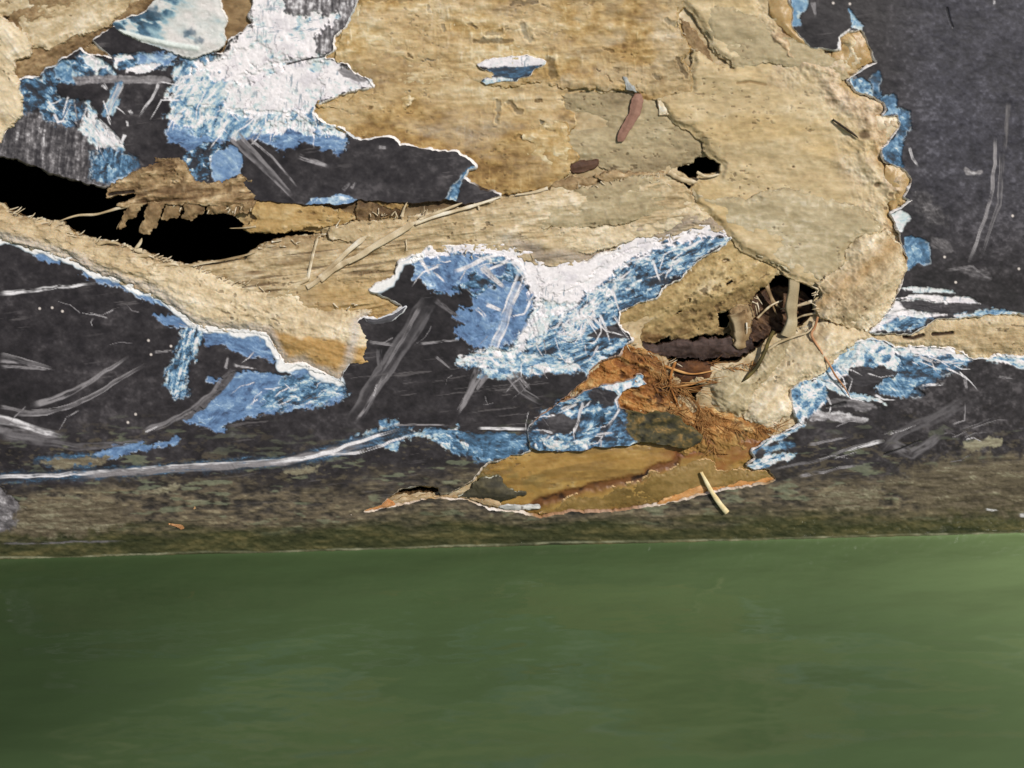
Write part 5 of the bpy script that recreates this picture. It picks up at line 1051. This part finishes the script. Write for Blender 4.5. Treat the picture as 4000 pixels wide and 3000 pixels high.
hairs('frayed_fibre', 'short pale hairs along the torn laminate edges', [
    ([(0,805),(130,860),(285,912),(466,957),(651,1020),(760,1040)], 90, -.2, .5, 52, 7, 2), ([(760,1045),(900,1100),(1140,1145),(1440,1215)], 50, -.3, .6, 40, 6, 4), ([(460,806),(700,800),(990,808)], 46, 2.0, .4, 36, 8, 6),
    ([(1000,966),(1150,935),(1280,915)], 26, -.2, .4, 60, 7, -2), ([(1290,890),(1600,850),(1960,770)], 34, -.4, .6, 44, 5, 0), ([(2230,735),(2500,692),(2690,740)], 30, -.3, .8, 40, 5, -2), ([(1560,1035),(2000,975),(2250,1025),(2500,940),(2830,890)], 40, -.3, .8, 30, 5, -4),
    ([(2960,1150),(2940,1220),(2900,1290)], 18, .6, .7, 60, 6, -14), ([(3194,1115),(3190,1180),(3210,1240)], 20, 2.8, .6, 46, 6, 0), ([(2440,1340),(2600,1400),(2760,1500)], 20, .6, .8, 60, 5, -14), ([(1400,840),(1560,850),(1700,830)], 30, -1.2, .6, 34, 6, -6), ([(2640,60),(2700,200),(2700,340)], 24, .2, .8, 30, 4, -4)], P_PALE, 5, .4, .6)
hairs('rusty_fibre', 'tangle of thin rusty fibres below the cavity', [
    ([(2480,1370),(2600,1470),(2700,1560),(2820,1640)], 90, .9, .6, 70, 2.6, -10), ([(2540,1500),(2700,1520),(2780,1480)], 30, .05, .35, 110, 3, -8), ([(2600,1600),(2760,1660),(2900,1680),(3050,1660)], 110, .5, .8, 60, 2.6, -10), ([(2760,1420),(2850,1440),(2960,1420)], 24, .3, .8, 60, 3, -14),
    ([(2720,1560),(2760,1700),(2790,1760)], 50, 1.3, .6, 70, 2.4, -6), ([(2300,1470),(2200,1560),(2100,1650)], 30, 2.3, .6, 40, 3, -8), ([(2580,1400),(2590,1460),(2620,1500)], 26, 1.5, .4, 60, 3, -10)],
    [(0, S(96, 48, 20)), (.5, S(160, 108, 56)), (1, S(206, 160, 102))], 6, 1.0, .9)

# ------------------------------------------------------------------ bits of plant caught on the wreck
def debris(name, label, cat, *a, **k):
    return thing(strand(name, *a, parent=None, **k), label, cat)
debris('straw_stalk', 'short pale straw stalk lying across the orange splinter above the waterline', 'straw', [(2738,1842,6),(2774,1908,12),(2808,1958,14),(2838,1996,10)], 12, 26, [(0, S(196, 160, 104)), (.5, S(232, 206, 150)), (1, S(248, 232, 188))], flat=.6, seed=201, tip=False)
debris('grass_blade', 'dark green brown grass blade bent over the fibre lump beside the cavity', 'grass blade', [(3020,1290,16),(3000,1330,14),(2985,1372,12),(2955,1430,12),(2925,1464,12),(2894,1492,10)], 18, 14, [(0, S(40, 34, 20)), (.5, S(66, 58, 30)), (1, S(120, 104, 56))], flat=.4, seed=202)
debris('dry_stem', 'thin reddish brown stem hanging from the cavity over the blue chips', 'stem', [(3192,1236,10),(3180,1275,16),(3166,1307,20),(3200,1365,24),(3238,1426,22),(3258,1462,20),(3296,1512,14),(3318,1550,8)], 10, 6, [(0, S(110, 70, 40)), (.5, S(160, 108, 70)), (1, S(206, 156, 116))], flat=.8, seed=203)
debris('dry_stem', 'curved tan stem looping along the lower lip of the cavity', 'stem', [(2996,1366,8),(3040,1336,14),(3100,1312,18),(3150,1296,18),(3172,1272,16)], 10, 8, P_SAND, flat=.8, seed=204)
debris('reed_strip', 'upright flat tan reed strip standing in the cavity', 'reed', [(3106,1088,-20),(3104,1130,-14),(3094,1200,-12),(3096,1260,-12),(3078,1318,-14)], 42, 52, P_GREY, flat=.25, seed=205, tip=False)
debris('pine_needle', 'short black needle lying on the scalloped lobe', 'needle', [(3252,467,4),(3290,494,6),(3330,522,6),(3352,540,5)], 11, 8, [(0, S(30, 22, 16)), (1, S(58, 44, 32))], flat=.9, seed=206)
PINK = [(2479,368),(2502,368),(2513,393),(2508,420),(2497,449),(2475,486),(2455,515),(2443,538),(2434,552),(2414,552),(2412,530),(2420,511),(2438,479),(2457,443),(2463,412),(2470,384)]
pk = flap('bark_strip', PINK, [(0, S(112, 78, 64)), (.5, S(146, 108, 92)), (1, S(168, 132, 114))], 2, seed=45, ang=2.0, fuzz=0, gain=.6, relief=.3, thick=7, bevel=2, jag=((2.0, 20),), step=2.5, wave=2, parent=None, mat=M_STRAND)
thing(pk, 'narrow pinkish brown strip of bark stuck on the grey laminate sheet', 'bark')
CR = [(2434,300),(2448,302),(2462,326),(2478,340),(2486,360),(2468,352),(2446,350),(2444,330)]
flap('gelcoat_chip', CR, [(0, S(92, 100, 104)), (1, S(214, 214, 208))], 2, seed=46, ang=1.0, fuzz=0, gain=1.2, relief=.4, thick=6, bevel=2, jag=((2, 12),), step=2.5, mat=M_GEL)

# ------------------------------------------------------------------ water
WATER_SEED = 101  # picked so the painted shade falls on the left side
def water():
    yh = float(hull_y(ZW))
    d = np.concatenate([-np.geomspace(60, .01, 20), [-0.004, 0.0], np.geomspace(0.0004, 0.012, 14), np.geomspace(0.016, 0.4, 24), np.geomspace(.5, 60, 14)])
    x = np.concatenate([-np.geomspace(60, .6, 12), np.linspace(-.5, .5, 100), np.geomspace(.6, 60, 12)])
    Xg, Dg = np.meshgrid(x, d)
    Z = ZW + 0.0005 * np.exp(-np.clip(Dg, 0, None) / 0.0010)
    v = np.stack([Xg, yh - Dg, Z], -1).reshape(-1, 3)
    # uneven light painted into the water colour: darker left, lighter right
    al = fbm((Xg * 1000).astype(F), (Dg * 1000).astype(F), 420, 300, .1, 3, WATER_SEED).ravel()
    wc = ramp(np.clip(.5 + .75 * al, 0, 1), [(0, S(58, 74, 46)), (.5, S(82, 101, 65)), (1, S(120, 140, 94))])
    ny, nx = Xg.shape; idx = np.arange(ny * nx).reshape(ny, nx)
    f = np.stack([idx[:-1, :-1], idx[1:, :-1], idx[1:, 1:], idx[:-1, 1:]], -1).reshape(-1, 4)
    m = bpy.data.materials.new('green_water'); m.use_nodes = True
    nt = m.node_tree; b = nt.nodes['Principled BSDF']; ln = nt.links.new
    tc = nt.nodes.new('ShaderNodeTexCoord')
    def noise(scale, st, det, rot=0.0):
        mp = nt.nodes.new('ShaderNodeMapping'); mp.inputs['Scale'].default_value = st; mp.inputs['Rotation'].default_value = (0, 0, rot)
        n = nt.nodes.new('ShaderNodeTexNoise'); n.inputs['Scale'].default_value = scale; n.inputs['Detail'].default_value = det
        ln(tc.outputs['Object'], mp.inputs['Vector']); ln(mp.outputs[0], n.inputs['Vector'])
        return n
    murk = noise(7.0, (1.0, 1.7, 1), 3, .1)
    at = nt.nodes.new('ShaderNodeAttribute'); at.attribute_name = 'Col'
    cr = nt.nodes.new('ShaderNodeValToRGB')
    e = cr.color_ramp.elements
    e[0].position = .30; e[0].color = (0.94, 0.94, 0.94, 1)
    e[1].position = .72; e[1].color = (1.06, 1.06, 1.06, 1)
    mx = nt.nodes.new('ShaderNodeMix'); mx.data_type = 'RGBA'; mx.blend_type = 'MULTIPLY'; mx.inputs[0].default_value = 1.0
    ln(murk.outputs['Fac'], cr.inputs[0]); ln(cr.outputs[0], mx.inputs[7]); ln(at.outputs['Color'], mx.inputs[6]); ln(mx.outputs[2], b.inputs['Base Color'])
    b.inputs['Roughness'].default_value = 0.09; b.inputs['IOR'].default_value = 1.333
    w1 = noise(13.0, (.7, 1.7, 1), 2, .12); w2 = noise(70.0, (.6, 1.4, 1), 2, .06)
    ad = nt.nodes.new('ShaderNodeMath'); ad.operation = 'MULTIPLY_ADD'; ad.inputs[1].default_value = .10
    ln(w2.outputs['Fac'], ad.inputs[0]); ln(w1.outputs['Fac'], ad.inputs[2])
    bp = nt.nodes.new('ShaderNodeBump'); bp.inputs['Strength'].default_value = .7; bp.inputs['Distance'].default_value = .007
    ln(ad.outputs[0], bp.inputs['Height']); ln(bp.outputs[0], b.inputs['Normal'])
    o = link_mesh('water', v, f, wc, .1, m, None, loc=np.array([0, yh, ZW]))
    o['kind'] = 'structure'
water()
